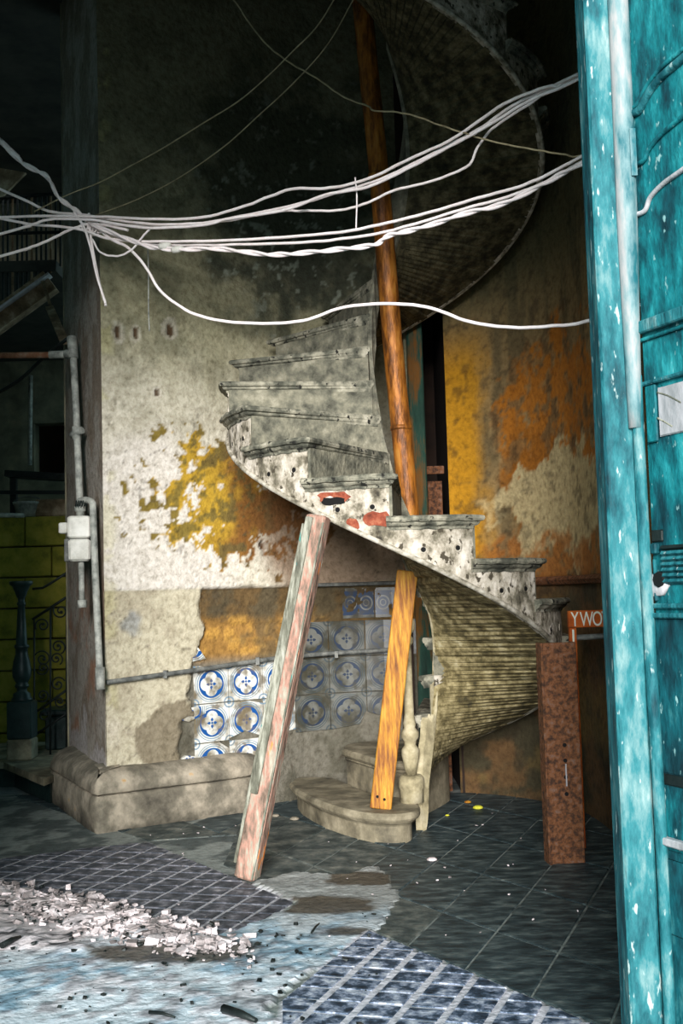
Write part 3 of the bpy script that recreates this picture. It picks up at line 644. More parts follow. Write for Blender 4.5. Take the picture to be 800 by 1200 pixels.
# inner string down to the newel
mb = MB(); R_ = []
for q in range(8, 8*8+1, 2):
    k = q/8; p = pin(k, rI-.012); p2 = pin(k, rI+.02); lo = max(0, zt(k)-(.44 if k < 3 else .36)); hi = max(lo+.02, zt(k)-.03+.02*math.sin(k*6.28)-.29*max(0, min(1, (k-3)/1.5)))
    R_.append([(p.x, p.y, lo), (p2.x, p2.y, lo), (p2.x, p2.y, hi), (p.x, p.y, hi)])
mb.rings(R_); mb.build('inner_string', M_inner, stair)
mb = MB(); R_ = []
for q in range(8*8, KMAX*8+1, 2):
    k = q/8; p = pin(k, rI-.022); p2 = pin(k, rI-.001)
    R_.append([(p.x, p.y, zs(k)-.01), (p2.x, p2.y, zs(k)-.01), (p2.x, p2.y, zt(k)-.04), (p.x, p.y, zt(k)-.04)])
mb.rings(R_); mb.build('inner_string', M_riser, stair)
# first (curtail) step and second step
def stepround(poly, z0, z1, name_t, name_b, inset=.05, prof=None):
    P = catmull([(x, y, 0) for x, y in poly]+[(poly[0][0], poly[0][1], 0)], 5)[:-1]; P = [(p.x, p.y) for p in P]
    if area(P) < 0: P = P[::-1]
    n = len(P)
    def off(d):
        o = []
        for i in range(n):
            a, c = P[i-1], P[(i+1) % n]; t = Vector((c[0]-a[0], c[1]-a[1])).normalized(); o.append((P[i][0]-t.y*d, P[i][1]+t.x*d))
        return o
    mb = MB(); mb.rings([[(x, y, z1+d) for x, y in off(i)] for i, d in [(inset-.004, -.068), (inset-.012, -.058), (.022, -.052), (.018, -.046), (.022, -.043), (.006, -.040), (0, -.030), (0, -.012), (.012, -.001), (.018, 0)]], smooth=False)
    mb.build(name_t, M_stone2, stair)
    mb = MB(); mb.rings([[(x, y, z0) for x, y in off(inset)], [(x, y, z1-.06) for x, y in off(inset)]]); mb.build(name_b, M_stone2, stair)
stepround([(-.352, 6.62), (-.30, 6.80), (-.10, 6.74), (.02, 6.45), (.12, 6.2), (.30, 6.02), (.355, 5.86), (.345, 5.68), (.27, 5.60), (.17, 5.60), (.04, 5.68), (-.10, 5.88), (-.22, 6.14), (-.31, 6.4)], 0, .155, 'curtail_tread', 'curtail_riser', .045)
stepround([(-.04, 6.55), (.0, 6.78), (.20, 6.88), (.55, 6.80), (.62, 6.70), (.40, 6.2), (.34, 6.0), (.24, 6.02), (.15, 6.12), (.07, 6.30)], .0, .35, 'second_tread', 'second_riser', .03)
# baluster sockets, broken hole and bare bricks on the outer string
def onstring(k, z, d=0.0):
    a = th(k); p = pout(k, RB+d); n = Vector((math.sin(a), -math.cos(a), 0)); return Vector((p.x, p.y, z)), n
for k in range(6, 13):
    for u, dz in ((.30, .15), (.72, .155)):
        p, n = onstring(k+u, zt(k)-dz, -.004); R = n.to_track_quat('Z', 'Y').to_matrix()
        mb = MB(); mb.lathe([(.012, -.002), (.020, -.002), (.020, .007), (.012, .006), (.012, -.002)], p, 12, R); sk = mb.build('socket_ring', M_white, stair)
        mb = MB(); mb.lathe([(.013, -.001), (.013, .0058)], p, 10, R); mb.build('socket_hole', M_hole, sk)
def patch(k0, k1, z0, z1, name, m, seed, d=.004, n=14):
    mb = MB(); kc, zc = (k0+k1)/2, (z0+z1)/2; A = []; B = []
    for i in range(n):
        t = 2*math.pi*i/n; rr = .82+.36*random.random(); ck = max(-1, min(1, 1.15*math.cos(t)))*rr; cz = max(-1, min(1, 1.3*math.sin(t)))*rr
        k = kc+ck*(k1-k0)/2; z = zc+cz*(z1-z0)/2
        p, nn = onstring(k, z, d); A.append(p); q, _ = onstring(k, z, -.02); B.append(q)
    mb.rings([B, A]); return mb.build(name, m, stair)
patch(9.10, 9.40, 1.56, 1.625, 'exposed_brick', M_brick, 1, .005)
patch(9.47, 9.62, 1.545, 1.60, 'exposed_brick', M_brick, 2)
patch(9.58, 9.96, 1.68, 1.728, 'exposed_brick', M_brick, 3, .003)
patch(9.62, 9.92, 1.668, 1.703, 'broken_hole', M_hole, 4, .0055)
# newel post on the first step
nw = thing('stone_newel_baluster', 'turned stone newel baluster with square cap standing on the rounded first step', 'baluster', (.325, 5.90, .155))
def yz(py, Y=5.90): return at(474, py, Y).z
mb = MB(); mb.lathe([(.062, .155), (.062, yz(925)), (.068, yz(922)), (.066, yz(912)), (.05, yz(908))], (.325, 5.90, 0), 18); mb.build('drum_base', M_inner, nw)
prof = [(908, 6), (900, 8), (885, 11), (878, 11), (873, 7), (868, 8), (864, 11), (858, 11), (853, 7), (848, 8), (838, 6), (800, 5.5), (765, 5.5), (757, 5), (753, 8), (748, 8), (745, 5.5), (742, 7), (738, 10.5), (730, 11), (725, 9)]
mb = MB(); mb.lathe([(r*.0043, yz(y)) for y, r in prof[::1]], (.325, 5.90, 0), 18); mb.build('turned_shaft', M_inner, nw)
mb = MB(); mb.box((.325, 5.90, (yz(724)+yz(690))/2), (.075, .075, yz(690)-yz(724)), bev=.006); o = mb.build('square_cap', M_pole, nw); o['label'] = 'ochre painted square cap'

# ------------------------------------------------------------------ pole, props, channel
mb = MB(); A = Vector((.389, 6.078, 1.30)); B = Vector((.165, 6.03, 5.28)); pts = [A.lerp(B, i/14)+Vector((.004*math.sin(i), 0, 0)) for i in range(15)]
t = thing('rusty_pole', 'tall rust-orange round pole leaning up through the staircase well', 'pole', A)
mb.tube(pts, .056, 18); mb.build('shaft', M_pole, t)
mb = MB(); mb.beam((.36, 6.06, 1.285), (.50, 5.98, 1.285), .08, .03, up=(0, 0, 1)); mb.build('foot_bracket', M_iron, t)
for i in (3, 8): 
    c_ = A.lerp(B, i/14); mb = MB(); mb.tube([c_-Vector((0, 0, .012)), c_+Vector((0, 0, .012))], .059, 18); mb.build('joint_band', M_pole, t)
bt = Vector((-.468, 5.035, .012)); tp = Vector((-.105, 5.125, 1.615))
t = thing('timber_prop', 'long flaking pink and grey timber leaning under the staircase edge', 'prop', bt)
up_ = Vector((1, 0, 0))
mb = MB(); mb.beam(bt+Vector((0, 0, -.01)), tp, .098, .078, roll=math.radians(-20), bev=.008); mb.build('square_timber', M_tim, t)
ax = (tp-bt).normalized(); xs = (up_-ax*up_.dot(ax)).normalized(); ys = ax.cross(xs)
Rr = Matrix.Rotation(math.radians(-20), 3, ax)
xs = Rr @ xs; ys = Rr @ ys
fr = -ys if ys.y > 0 else ys
mb = MB(); off1 = xs*(-.026)+fr*.043; mb.beam(bt.lerp(tp, .22)+off1, bt.lerp(tp, .99)+off1, .035, .016, roll=math.radians(-20), bev=.003); mb.build('nailed_batten', M_tim2, t)
mb = MB(); off1 = xs*(-.055); mb.beam(bt.lerp(tp, .03)+off1, bt.lerp(tp, .97)+off1, .014, .07, roll=math.radians(-20), bev=.002); mb.build('side_strip', M_tim2, t)
mb = MB(); off1 = xs*(.044)+fr*.040; mb.beam(bt.lerp(tp, .0)+off1, bt.lerp(tp, .98)+off1, .008, .008, roll=math.radians(-20)); mb.build('pale_edge', M_tim2, t)
a1 = Vector((.155, 5.74, .156)); a2 = Vector((.335, 5.80, 1.36))
t = thing('yellow_prop_board', 'yellow-ochre wooden board standing upright on the first step below the soffit', 'board', a1)
mb = MB(); mb.beam(a1, a2, .108, .042, roll=0, bev=.004); mb.build('board', M_yel, t)
for u, v in ((.02, .03), (-.015, .045)):
    mb = MB(); p = a1+Vector((u, -.024, v+.02)); mb.lathe([(.007, -.003), (.007, .003)], p, 10, Matrix.Rotation(math.pi/2, 3, 'X')); mb.build('nail_hole', M_hole, t)
# rusted steel channel
t = thing('steel_channel', 'upright rust-brown steel channel with a row of bolt holes standing on the floor', 'steel beam', (.966, 5.15, 0))
ZB = 1.0
rz = Matrix.Rotation(math.radians(6), 3, 'Z')
def ch(p): return rz @ Vector(p)+Vector((.972, 5.16, 0))
mb = MB(); mb.box(ch((0, -.03, ZB/2)), (.155, .010, ZB), rz, bev=.002); mb.build('web', M_rust, t)
for sx in (-1, 1):
    mb = MB(); mb.box(ch((sx*.0775, .005, ZB/2)), (.012, .085, ZB), rz, bev=.003); mb.build('flange', M_rust, t)
for zc in (.535, .465, .39, .315):
    mb = MB(); mb.lathe([(.0095, -.001), (.0095, .0015)], ch((.01, -.0355, zc)), 12, Matrix.Rotation(math.pi/2, 3, 'X')); mb.build('bolt_hole', M_hole, t)
mb = MB(); mb.box(ch((.012, -.036, .40)), (.006, .003, .10), rz); mb.build('scratched_slot', M_bone, t)
# orange barrier
zo = at(690, 725, 5.42).z
t = thing('orange_barrier', 'orange painted barrier rail with white scrawled letters behind the steel channel', 'barrier', (1.2, 5.42, 0))
xa = at(665, 725, 5.42).x
mb = MB(); mb.box(((xa+1.36)/2, 5.42, zo), (1.36-xa, .03, .082), bev=.003); mb.build('rail', M_oran, t)
mb = MB(); mb.box((xa+.022, 5.43, (zo-.04)/2), (.035, .03, zo-.04), bev=.003); lg = mb.build('leg', M_oran, t)
mb = MB(); mb.box((xa+.022, 5.413, zo-.17), (.009, .003, .24)); o = mb.build('white_stripe', M_wpaint, lg)
mb = MB(); mb.box((1.34, 5.43, (zo-.04)/2), (.035, .03, zo-.04), bev=.003); mb.build('leg', M_oran, t)
mb = MB(); mb.tube([(xa+.03, 5.43, zo-.09), (1.35, 5.43, zo-.085)], .014, 10); mb.build('lower_bar', M_pipeb, t)
fc = bpy.data.curves.new('scrawl', 'FONT'); fc.body = 'Y WOT'; fc.size = .10; fc.extrude = .0012; fc.space_character = .82
fo = bpy.data.objects.new('scrawl_tmp', fc); C.objects.link(fo); bpy.context.view_layer.update()
dg = bpy.context.evaluated_depsgraph_get(); tme = bpy.data.meshes.new_from_object(fo.evaluated_get(dg)); bpy.data.objects.remove(fo)
to = link('painted_letters', tme, M_wpaint, t); to.location = Vector((xa+.012, 5.403, zo-.034))-t.location; to.rotation_euler = (math.pi/2, 0, 0); to.scale = (.62, 1, 1)

# ------------------------------------------------------------------ turquoise door
dr = struct('door_1')
Yd = 2.60
zT, zB = 3.68, .0
xl = .624
mb = MB(); mb.box((xl+.037, Yd+.05, zT/2), (.074, .10, zT), bev=.006); mb.build('jamb', M_teald, dr)
# half-round bead
pts = []; rr_ = []
for i in range(60):
    z = zT*i/59; pts.append((xl+.078+.0035*math.sin(z*3), Yd-.005, z)); rr_.append(.026 if z > 1.75 else .019+.007*max(0, (z-1.45)/.3) if z > 1.45 else .014)
mb = MB(); mb.tube([p for p, z in zip(pts, pts) if z[2] >= 1.62], [.025-.009*max(0, (2.15-p[2]))/.55 for p in pts if p[2] >= 1.62], 14); bd = mb.build('worn_bead', M_worn, dr)
mb = MB(); mb.tube([(p[0]+.006, p[1], p[2]) for p in pts if p[2] < 1.80], .014, 12); mb.build('lower_bead', M_teald, dr)
mb = MB(); mb.box((xl+.094, Yd-.026, 2.28), (.014, .012, .115)); mb.build('patch_block', M_worn, bd)
# leaf swung towards the street
ld = Vector((.40, -.9165, 0)).normalized(); ln = Vector((-ld.y*-1, 0, 0)); ln = Vector((ld.y, -ld.x, 0)).normalized()   # ln faces -x
hx = Vector((xl+.100, Yd+.0, 0))
def lf(u, z, d=0.0): return hx+ld*u+ln*d+Vector((0, 0, z))
def lbox(u0, u1, z0, z1, d0, d1, name, m, parent=dr, bev=.003):
    R = Matrix((ld, ln, Vector((0, 0, 1)))).transposed(); mb = MB()
    mb.box(lf((u0+u1)/2, (z0+z1)/2, (d0+d1)/2), (u1-u0, abs(d1-d0), z1-z0), R, bev=bev); return mb.build(name, m, parent)
def leaf_uz(px, py):
    """where the ray of a pixel meets the leaf plane"""
    d = at(px, py, 1.0)-Vector((0, 0, CAMH)); d = Vector((d.x, 1.0, d.z)); o = Vector((0, 0, CAMH))
    t = (hx-o).dot(ln)/d.dot(ln); p = o+d*t-hx; return p.dot(ld), p.z
leaf = lbox(0, .95, .22, zT, -.045, 0, 'leaf_board', M_teal)
def zy(px, py): return leaf_uz(px, py)[1]
def rail(pts, r, name, m, parent=leaf, flat=1.0):
    P = [leaf_uz(*p) for p in pts]; mb = MB(); C_ = catmull([lf(u, z, .004) for u, z in P], 6)
    mb.tube(C_, r, 8); return mb.build(name, m, parent)
def ext(pts, dx=40):
    (x0, y0), (x1, y1) = pts[-2], pts[-1]; return pts+[(x1+dx, y1+(y1-y0)/(x1-x0)*dx)]
rail(ext([(734, 135), (750, 130), (760, 112), (775, 92), (800, 70)]), .010, 'arched_moulding', M_teald)
rail(ext([(736, 130), (747, 124), (757, 105), (774, 82), (800, 60)]), .006, 'arched_moulding', M_teal)
rail(ext([(736, 197), (755, 189), (761, 176), (776, 158), (800, 138)]), .006, 'arched_moulding', M_teal)
w_ = rail(ext([(738, 253), (756, 248), (763, 232), (778, 216), (800, 200)]), .006, 'arched_moulding', M_bone); w_['label'] = 'bare pale moulding'
z1, z2 = zy(760, 375), zy(760, 390)
lbox(.0, .95, z2, z1, 0, .018, 'cross_rail', M_teald, leaf); lbox(.0, .95, z2-.018, z2-.008, 0, .008, 'rail_fillet', M_teal, leaf)
z1, z2 = zy(760, 452), zy(760, 520)
u0 = leaf_uz(771, 480)[0]
lbox(.01, u0, z2, z1, 0, .007, 'stile_patch', M_teal, leaf); lbox(u0+.006, .95, z2+.01, z1-.012, 0, .006, 'torn_pale_panel', M_bone, leaf)
lbox(.0, .95, z1, z1+.01, 0, .012, 'thin_fillet', M_teald, leaf)
for pq in ([(772, 460), (785, 464), (800, 472)], [(772, 490), (780, 494), (790, 500)]):
    rail(pq, .003, 'split_splinter', M_step)
z1 = zy(760, 498)
lbox(.0, .95, zy(765, 715)+.004, zy(765, 710)+.006, 0, .014, 'bead_rail', M_teald, leaf)
lbox(.0, .95, zy(765, 722)-.004, zy(765, 719)+.002, 0, .016, 'bead_rail', M_teald, leaf)
# notch, lock block, louvre slats
lbox(.005, leaf_uz(778, 630)[0], zy(760, 636), zy(760, 622), 0, .006, 'dark_notch', M_iron, leaf)
lbox(.01, leaf_uz(774, 660)[0], zy(760, 650), zy(760, 637), 0, .014, 'lock_block', M_teal, leaf)
lbox(.01, leaf_uz(774, 660)[0]-.01, zy(760, 705), zy(760, 655), 0, .010, 'lock_block', M_teal, leaf)
mb = MB(); uu, zz_ = leaf_uz(768, 686)
mb.lathe([(.05, 0), (.045, .008), (.02, .012)], lf(uu, zz_, 0), 7, ln.to_track_quat('Z', 'Y').to_matrix() @ Matrix.Diagonal((1, .6, 1))); mb.build('gouged_pale_wood', M_bone, leaf)
mb = MB(); uu, zz_ = leaf_uz(776, 679); mb.lathe([(.02, 0), (.018, .014)], lf(uu, zz_, 0), 8, ln.to_track_quat('Z', 'Y').to_matrix()); mb.build('keyhole', M_hole, leaf)
ul = leaf_uz(779, 660)[0]
for i in range(7):
    z = zy(790, 642+i*6.6); R = Matrix((ld, ln, Vector((0, 0, 1)))).transposed() @ Matrix.Rotation(math.radians(32), 3, 'X')
    mb = MB(); mb.box(lf((ul+.95)/2, z, .006), (.95-ul, .014, .008), R); mb.build('louvre_slat', M_teald if i else M_iron, leaf)
lbox(.0, .95, zy(765, 903), zy(765, 724), -.001, .003, 'lower_panel', M_tealk, leaf); lbox(.0, .95, .23, zy(765, 990), -.001, .003, 'lower_panel', M_tealk, leaf)
lbox(.0, .95, zy(765, 916), zy(765, 903), -.001, .004, 'dark_seam', M_iron, leaf)
lbox(.0, .95, zy(765, 984), zy(765, 975), 0, .020, 'bottom_rail_bead', M_bone, leaf)
lbox(.0, .95, zy(765, 1085), zy(765, 1000), 0, .008, 'bottom_panel', M_tealk, leaf)
lbox(.10, .95, .0, .215, -.045, -.01, 'brick_sill', M_brick, dr)

# ------------------------------------------------------------------ pipes and meter on the pillar
def pp(px, py, Y): return at(px, py, Y)
t = thing('horizontal_conduit', 'long grey conduit running level across the plaster wall above the blue tiles', 'pipe', (-1.3, 6.16, .8))
pts = []
for i in range(40):
    s = .0+i*(1.92)/39; x, y, nx, ny = map(float, fL(s)); z = .80+.075*min(1, s/1.1)+.02*max(0, s-1.1); d = .018 if s < .5 else .012
    pts.append((x+nx*d, y+ny*d, z))
mb = MB(); mb.tube(pts, .014, 10); mb.build('conduit', M_pipeb, t)
for s in (.35, .95, 1.5):
    x, y, nx, ny = map(float, fL(s)); mb = MB(); z = .80+.075*min(1, s/1.1); mb.box((x+nx*.01, y+ny*.01, z), (.022, .05, .042)); mb.build('clamp', M_pipeb, t)
t = thing('corner_downpipe', 'pale pipe running down the front corner of the pillar beside the meter', 'pipe', pp(118, 800, 6.12))
mb = MB(); mb.tube(catmull([pp(92, 588, 6.32), pp(100, 586, 6.28), pp(108, 589, 6.22), pp(109, 600, 6.21), pp(112, 680, 6.16), pp(117, 790, 6.12), pp(118, 806, 6.12)], 6), .020, 12); mb.build('pipe_run', M_pipe, t)
mb = MB(); mb.tube([pp(117, 782, 6.12), pp(118, 808, 6.12)], .026, 12); mb.build('elbow', M_pipe, t)
mb = MB()
for i in range(6): p = pp(89+i*2.6, 591, 6.27-.004*i); mb.tube([p-Vector((.004, 0, .012)), p+Vector((.004, 0, .022))], .004, 6)
mb.build('tape_wraps', M_iron, t)
t = thing('upper_standpipe', 'pale jointed standpipe rising above the meter box on the pillar side', 'pipe', pp(93, 590, 6.5))
mb = MB(); mb.tube(catmull([pp(94, 600, 6.40), pp(90, 500, 6.52), pp(86, 420, 6.62), pp(84.5, 402, 6.64)], 6), .021, 12); mb.build('pipe_run', M_pipe, t)
mb = MB(); mb.tube([pp(86, 420, 6.62), pp(84, 395, 6.64)], .030, 12); mb.tube([pp(77, 415, 6.64), pp(88, 415, 6.62)], .028, 12); mb.build('tee_fitting', M_pipe, t)
mb = MB(); mb.tube([pp(84, 510, 6.53), pp(96, 504, 6.48)], .022, 10); mb.tube([pp(90, 516, 6.52), pp(90, 500, 6.52)], .028, 10); mb.build('coupling', M_pipe, t)
t = thing('rusty_branch_pipe', 'rusty pipe running level to the left of the standpipe tee', 'pipe', pp(30, 415, 6.7))
mb = MB(); mb.tube([pp(-60, 417, 6.75), pp(60, 416, 6.66)], .019, 10); mb.build('rusty_run', M_rpipe, t)
mb = MB(); mb.tube([pp(58, 416, 6.66), pp(78, 415, 6.65)], .024, 10); mb.build('pale_nipple', M_pipe, t)
mc = at(92, 632, 6.30)
t = thing('electric_meter_box', 'off-white two-part electric meter box on the dark side of the pillar', 'meter box', mc)
mb = MB(); mb.box(at(92.5, 618, 6.28), (.128, .10, .125), Matrix.Rotation(.25, 3, 'Z'), bev=.010); mb.build('upper_case', M_box, t)
mb = MB(); mb.box(at(93, 645, 6.27), (.118, .105, .125), Matrix.Rotation(.25, 3, 'Z'), taper=1.05, bev=.012); mb.build('lower_cover', M_box, t)
mb = MB(); mb.box(at(75, 619, 6.33), (.05, .06, .062), bev=.006); mb.build('side_inlet', M_box, t)
mb = MB(); mb.box(at(82, 645, 6.40), (.05, .08, .13), bev=.004); mb.build('back_plate', M_pipeb, t)
mb = MB(); mb.lathe([(.024, 0), (.024, .03), (.034, .035), (.034, .06), (.022, .085), (.02, .11)], at(94, 606, 6.32), 12); mb.build('cable_gland', M_pipe, t)
mb = MB(); mb.tube([at(95, 658, 6.27), at(96, 705, 6.26)], .017, 10); mb.tube([at(96, 703, 6.26), at(96.5, 712, 6.26)], .026, 10); mb.build('tail_pipe', M_pipe, t)

# ------------------------------------------------------------------ left background
sl = MB(); sl.prism([(-2.34, 7.62), (-1.86, 6.86), (-1.80, 7.20), (-1.80, 8.65), (-3.2, 8.65), (-3.2, 7.72)][::1], .135, .18); lo = thing('stone_ledge', 'grey stone ledge slab on a low dark step beside the pillar plinth', 'step', (-2.1, 7.5, 0))
sl.build('slab', M_stone2, lo)
sl = MB(); sl.prism([(-2.28, 7.68), (-1.86, 7.0), (-1.82, 7.3), (-1.82, 8.6), (-3.1, 8.6), (-3.1, 7.78)], 0, .135); sl.build('riser', M_green, lo)
# ochre block wall
bw = struct('wall_ochre_blocks'); YB = 8.8; zz0 = .0
mb = MB(); mb.box((-2.7, YB+.12, .96), (1.75, .16, 1.92)); mb.build('mortar_core', M_side, bw)
for r in range(8):
    for c in range(-1, 5):
        x0 = -3.55+c*.42+(.21 if r % 2 else 0); x1 = min(x0+.41, -1.84); x0 = max(x0, -3.56)
        if x1-x0 < .05: continue
        mb = MB(); mb.box(((x0+x1)/2, YB+random.uniform(-.004, .006), r*.242+.119), (x1-x0, .12, .230), bev=.006); mb.build('block', M_block, bw)
# turned newel
sc_ = 7.75/FPX; ncx = at(26, 850, 7.75).x
t = thing('turned_newel_post', 'dark green turned newel post on a square block at the stone ledge', 'post', (ncx, 7.75, .18))
def nz(zy_): return at(26, 660+zy_/4, 7.75).z
mb = MB(); mb.box((ncx, 7.75, (.18+nz(820))/2), (.17, .17, nz(820)-.18), bev=.008); o = mb.build('plinth_block', M_stone2, t); o['label'] = 'pale chipped lower block'
mb = MB(); mb.box((ncx, 7.75, (nz(645)+nz(820))/2), (.168, .168, nz(645)-nz(820)), bev=.008); mb.build('square_block', M_green, t)
pr = [(645, 12), (635, 12), (625, 10), (612, 10), (600, 6), (585, 6), (580, 8), (570, 8), (562, 6.5), (552, 8), (530, 10.5), (500, 10.8), (460, 9.5), (425, 7), (400, 7), (395, 8.5), (385, 8.5), (380, 6.5), (300, 5.5), (200, 4), (195, 5), (185, 5), (182, 3.8), (165, 4), (150, 6), (135, 7), (120, 9), (108, 10), (100, 13), (88, 13.5), (84, 13)]
mb = MB(); mb.lathe([(r*sc_, nz(y)) for y, r in pr], (ncx, 7.75, 0), 20); mb.build('turned_shaft', M_green, t)
# wrought iron scroll railing
t = thing('scroll_railing', 'black wrought iron scroll railing rising to the right behind the newel post', 'railing', at(60, 860, 7.9))
YR = 7.9
def rr2(pts, r=.007): 
    m_ = MB(); m_.tube([at(*p, YR) for p in pts], r, 6); return m_
rr2([(38, 726), (90, 692)], .010).build('top_rail', M_iron, t); rr2([(40, 836), (90, 800)], .009).build('lower_rail', M_iron, t); rr2([(40, 862), (90, 828)], .009).build('bottom_rail', M_iron, t)
rr2([(38, 690), (50, 689), (65, 680), (90, 663)], .009).build('handrail', M_iron, t)
for x, y0, y1 in ((40, 724, 884), (59, 712, 884), (78, 700, 884)): rr2([(x, y0), (x, y1)], .008).build('upright', M_iron, t)
def scroll(cx, cy, r, turn, a0, sx=1):
    P = []
    for i in range(26):
        u = i/25; a = a0+turn*u*2*math.pi; q = r*(1-.82*u); P.append((cx+sx*q*math.cos(a), cy+q*math.sin(a)))
    m_ = rr2(P, .006); c_ = at(P[-1][0], P[-1][1], YR); m_.lathe([(.002, -.012), (.012, -.006), (.012, .006), (.002, .012)], c_, 8); m_.build('scroll', M_iron, t)
for cx, cy, r, tu, a0, sx in ((50, 733, 9, 1.4, 2.6, 1), (71, 716, 9, 1.4, -.5, -1), (50, 772, 10, 1.5, 3.6, 1), (68, 758, 9, 1.4, 2.0, -1), (66, 772, 8, -1.4, 1.0, 1), (50, 783, 8, -1.4, 2.6, 1), (68, 802, 9, 1.4, 3.6, -1), (50, 815, 8, -1.4, 2.2, 1), (51, 838, 9, 1.4, 3.4, 1), (70, 822, 7, 1.4, .4, 1)):
    scroll(cx, cy, r, tu, a0, sx)
t = thing('dark_stair_block', 'low dark stone block against the pillar behind the ledge', 'block', (-2.0, 8.1, .18))
mb = MB(); mb.box((-2.02, 8.3, .30), (.36, .3, .24), bev=.01); mb.box((-2.02, 8.29, .45), (.42, .34, .04), bev=.01); mb.build('block_body', M_green, t)
# mezzanine: railing, beam, strut, boards
YM = 7.9
t = thing('slatted_railing', 'dark slatted balcony railing high in the gloom left of the pillar', 'railing', at(30, 340, YM))
mb = MB(); mb.tube([at(-60, 236, YM), at(78, 226, YM)], .014, 6); mb.build('top_rail', M_iron, t)
mb = MB(); mb.tube([at(-60, 275, YM), at(78, 272, YM)], .012, 6); mb.build('middle_rail', M_iron, t)
for i in range(24):
    x = -58+i*5.6; yb = 318+(62-x)*.70
    mb = MB(); mb.beam(at(x, yb, YM+.02), at(x, 228, YM+.02), .014, .014); mb.build('slat', M_wood if i % 4 == 1 else M_iron, t)
t = thing('sloping_beam', 'chipped timber beam sloping up towards the pillar below the slatted railing', 'beam', at(0, 390, YM))
mb = MB(); mb.beam(at(-80, 432, YM), at(60, 330, YM), .10, .16, up=(0, 1, 0)); mb.build('timber', M_wood, t)
mb = MB(); mb.beam(at(-80, 420, YM-.06), at(59, 322, YM-.06), .10, .014, up=(0, 1, 0)); mb.build('pale_broken_edge', M_bone, t)
mb = MB(); mb.prism([(at(-200, 0, YM).x, YM), (at(62, 0, YM).x-.0, YM), (at(62, 0, YM).x, 10.9), (at(-200, 0, YM).x, 10.9)], at(0, 322, YM).z+.02, at(0, 322, YM).z+.10); o = mb.build('ceiling_mezzanine', M_ceil); tag(o, kind='structure')
t = thing('hanging_strut', 'narrow board hanging aslant between the sloping beam and the pipe tee', 'board', at(75, 405, 7.5))
mb = MB(); mb.beam(at(50, 330, 7.8), at(62, 368, 7.6), .022, .02); mb.build('upper_lath', M_wood, t)
mb = MB(); mb.beam(at(58, 360, 7.6), at(76, 402, 7.0), .055, .02); mb.build('wide_lath', M_wood, t)
t = thing('corner_board', 'pale board fragment under the dark ceiling at the far upper left', 'board', at(10, 210, 7.4))
mb = MB(); pl_ = [at(-40, 190, 7.4), at(30, 202, 7.4), at(4, 228, 7.4), at(-40, 240, 7.4)]; mb.rings([[tuple(p) for p in pl_], [tuple(p+Vector((0, .03, 0))) for p in pl_]]); tag(mb.build('panel', M_wood, t))
t = thing('thin_black_pipe', 'thin pale upright pipe on the grey back wall', 'pipe', at(36, 540, 10.6)); t['label'] = 'thin pale upright pipe in front of the grey back wall'; t.name = 'wall_conduit'
mb = MB(); mb.tube([at(36, 440, 10.9), at(35, 545, 10.9)], .022, 8); mb.build('pipe_run', M_pipe, t)
t = thing('sagging_cable', 'dark cable sloping down left from the pipe tee', 'cable', at(40, 435, 6.8))
mb = MB(); mb.tube(catmull([at(80, 396, 6.66), at(50, 420, 6.8), at(20, 447, 6.9), at(-30, 475, 7.0)], 6), .012, 6); mb.build('sheath', M_iron, t)
# clutter on the block wall
t = thing('plank_shelf', 'dark plank lying on the clutter above the ochre block wall', 'plank', at(20, 555, 8.9))
mb = MB(); mb.beam(at(10, 556, 8.95), at(86, 560, 8.95), .22, .05, up=(0, 1, 0)); mb.build('plank', M_iron, t)
for x_ in (16, 80):
    p_ = at(x_, 558, 8.95); mb = MB(); mb.box((p_.x, 8.95, (1.92+p_.z)/2), (.05, .05, p_.z-1.92)); mb.build('support_block', M_iron, t)
mb = MB(); mb.beam(at(-40, 577, 8.85), at(86, 577, 8.85), .03, .03); o = mb.build('black_rail', M_iron); tag(o, 'thin black rail level above the ochre block wall', 'rail')
mb = MB(); mb.tube([at(-40, 603, 8.72), at(28, 604, 8.72)], .018, 8); o = mb.build('pale_pipe', M_pipe); tag(o, 'short pale pipe lying along the top of the ochre block wall', 'pipe')
t = thing('old_bucket', 'grey bucket on its side on top of the ochre wall', 'bucket', at(30, 603, 8.8))
p = at(30, 600, 8.8); mb = MB(); mb.lathe([(.085, .0), (.11, .10), (.115, .10), (.118, .12), (.10, .12), (.075, .02)], (p.x, p.y+.06, 1.935), 16); mb.build('tub', M_pipe, t)
mb = MB(); mb.tube([(p.x+.115*math.cos(a), p.y+.06, 2.05+.05*math.sin(a)) for a in [math.pi*i/10 for i in range(11)]], .005, 6); mb.build('wire_handle', M_pipeb, t)
mb = MB(); p = at(62, 595, 8.8); mb.box((p.x, 8.88, 2.0), (.3, .14, .14), bev=.01); o = mb.build('brown_crate', M_wood); tag(o, 'small brown crate on top of the ochre wall beside the bucket', 'crate')

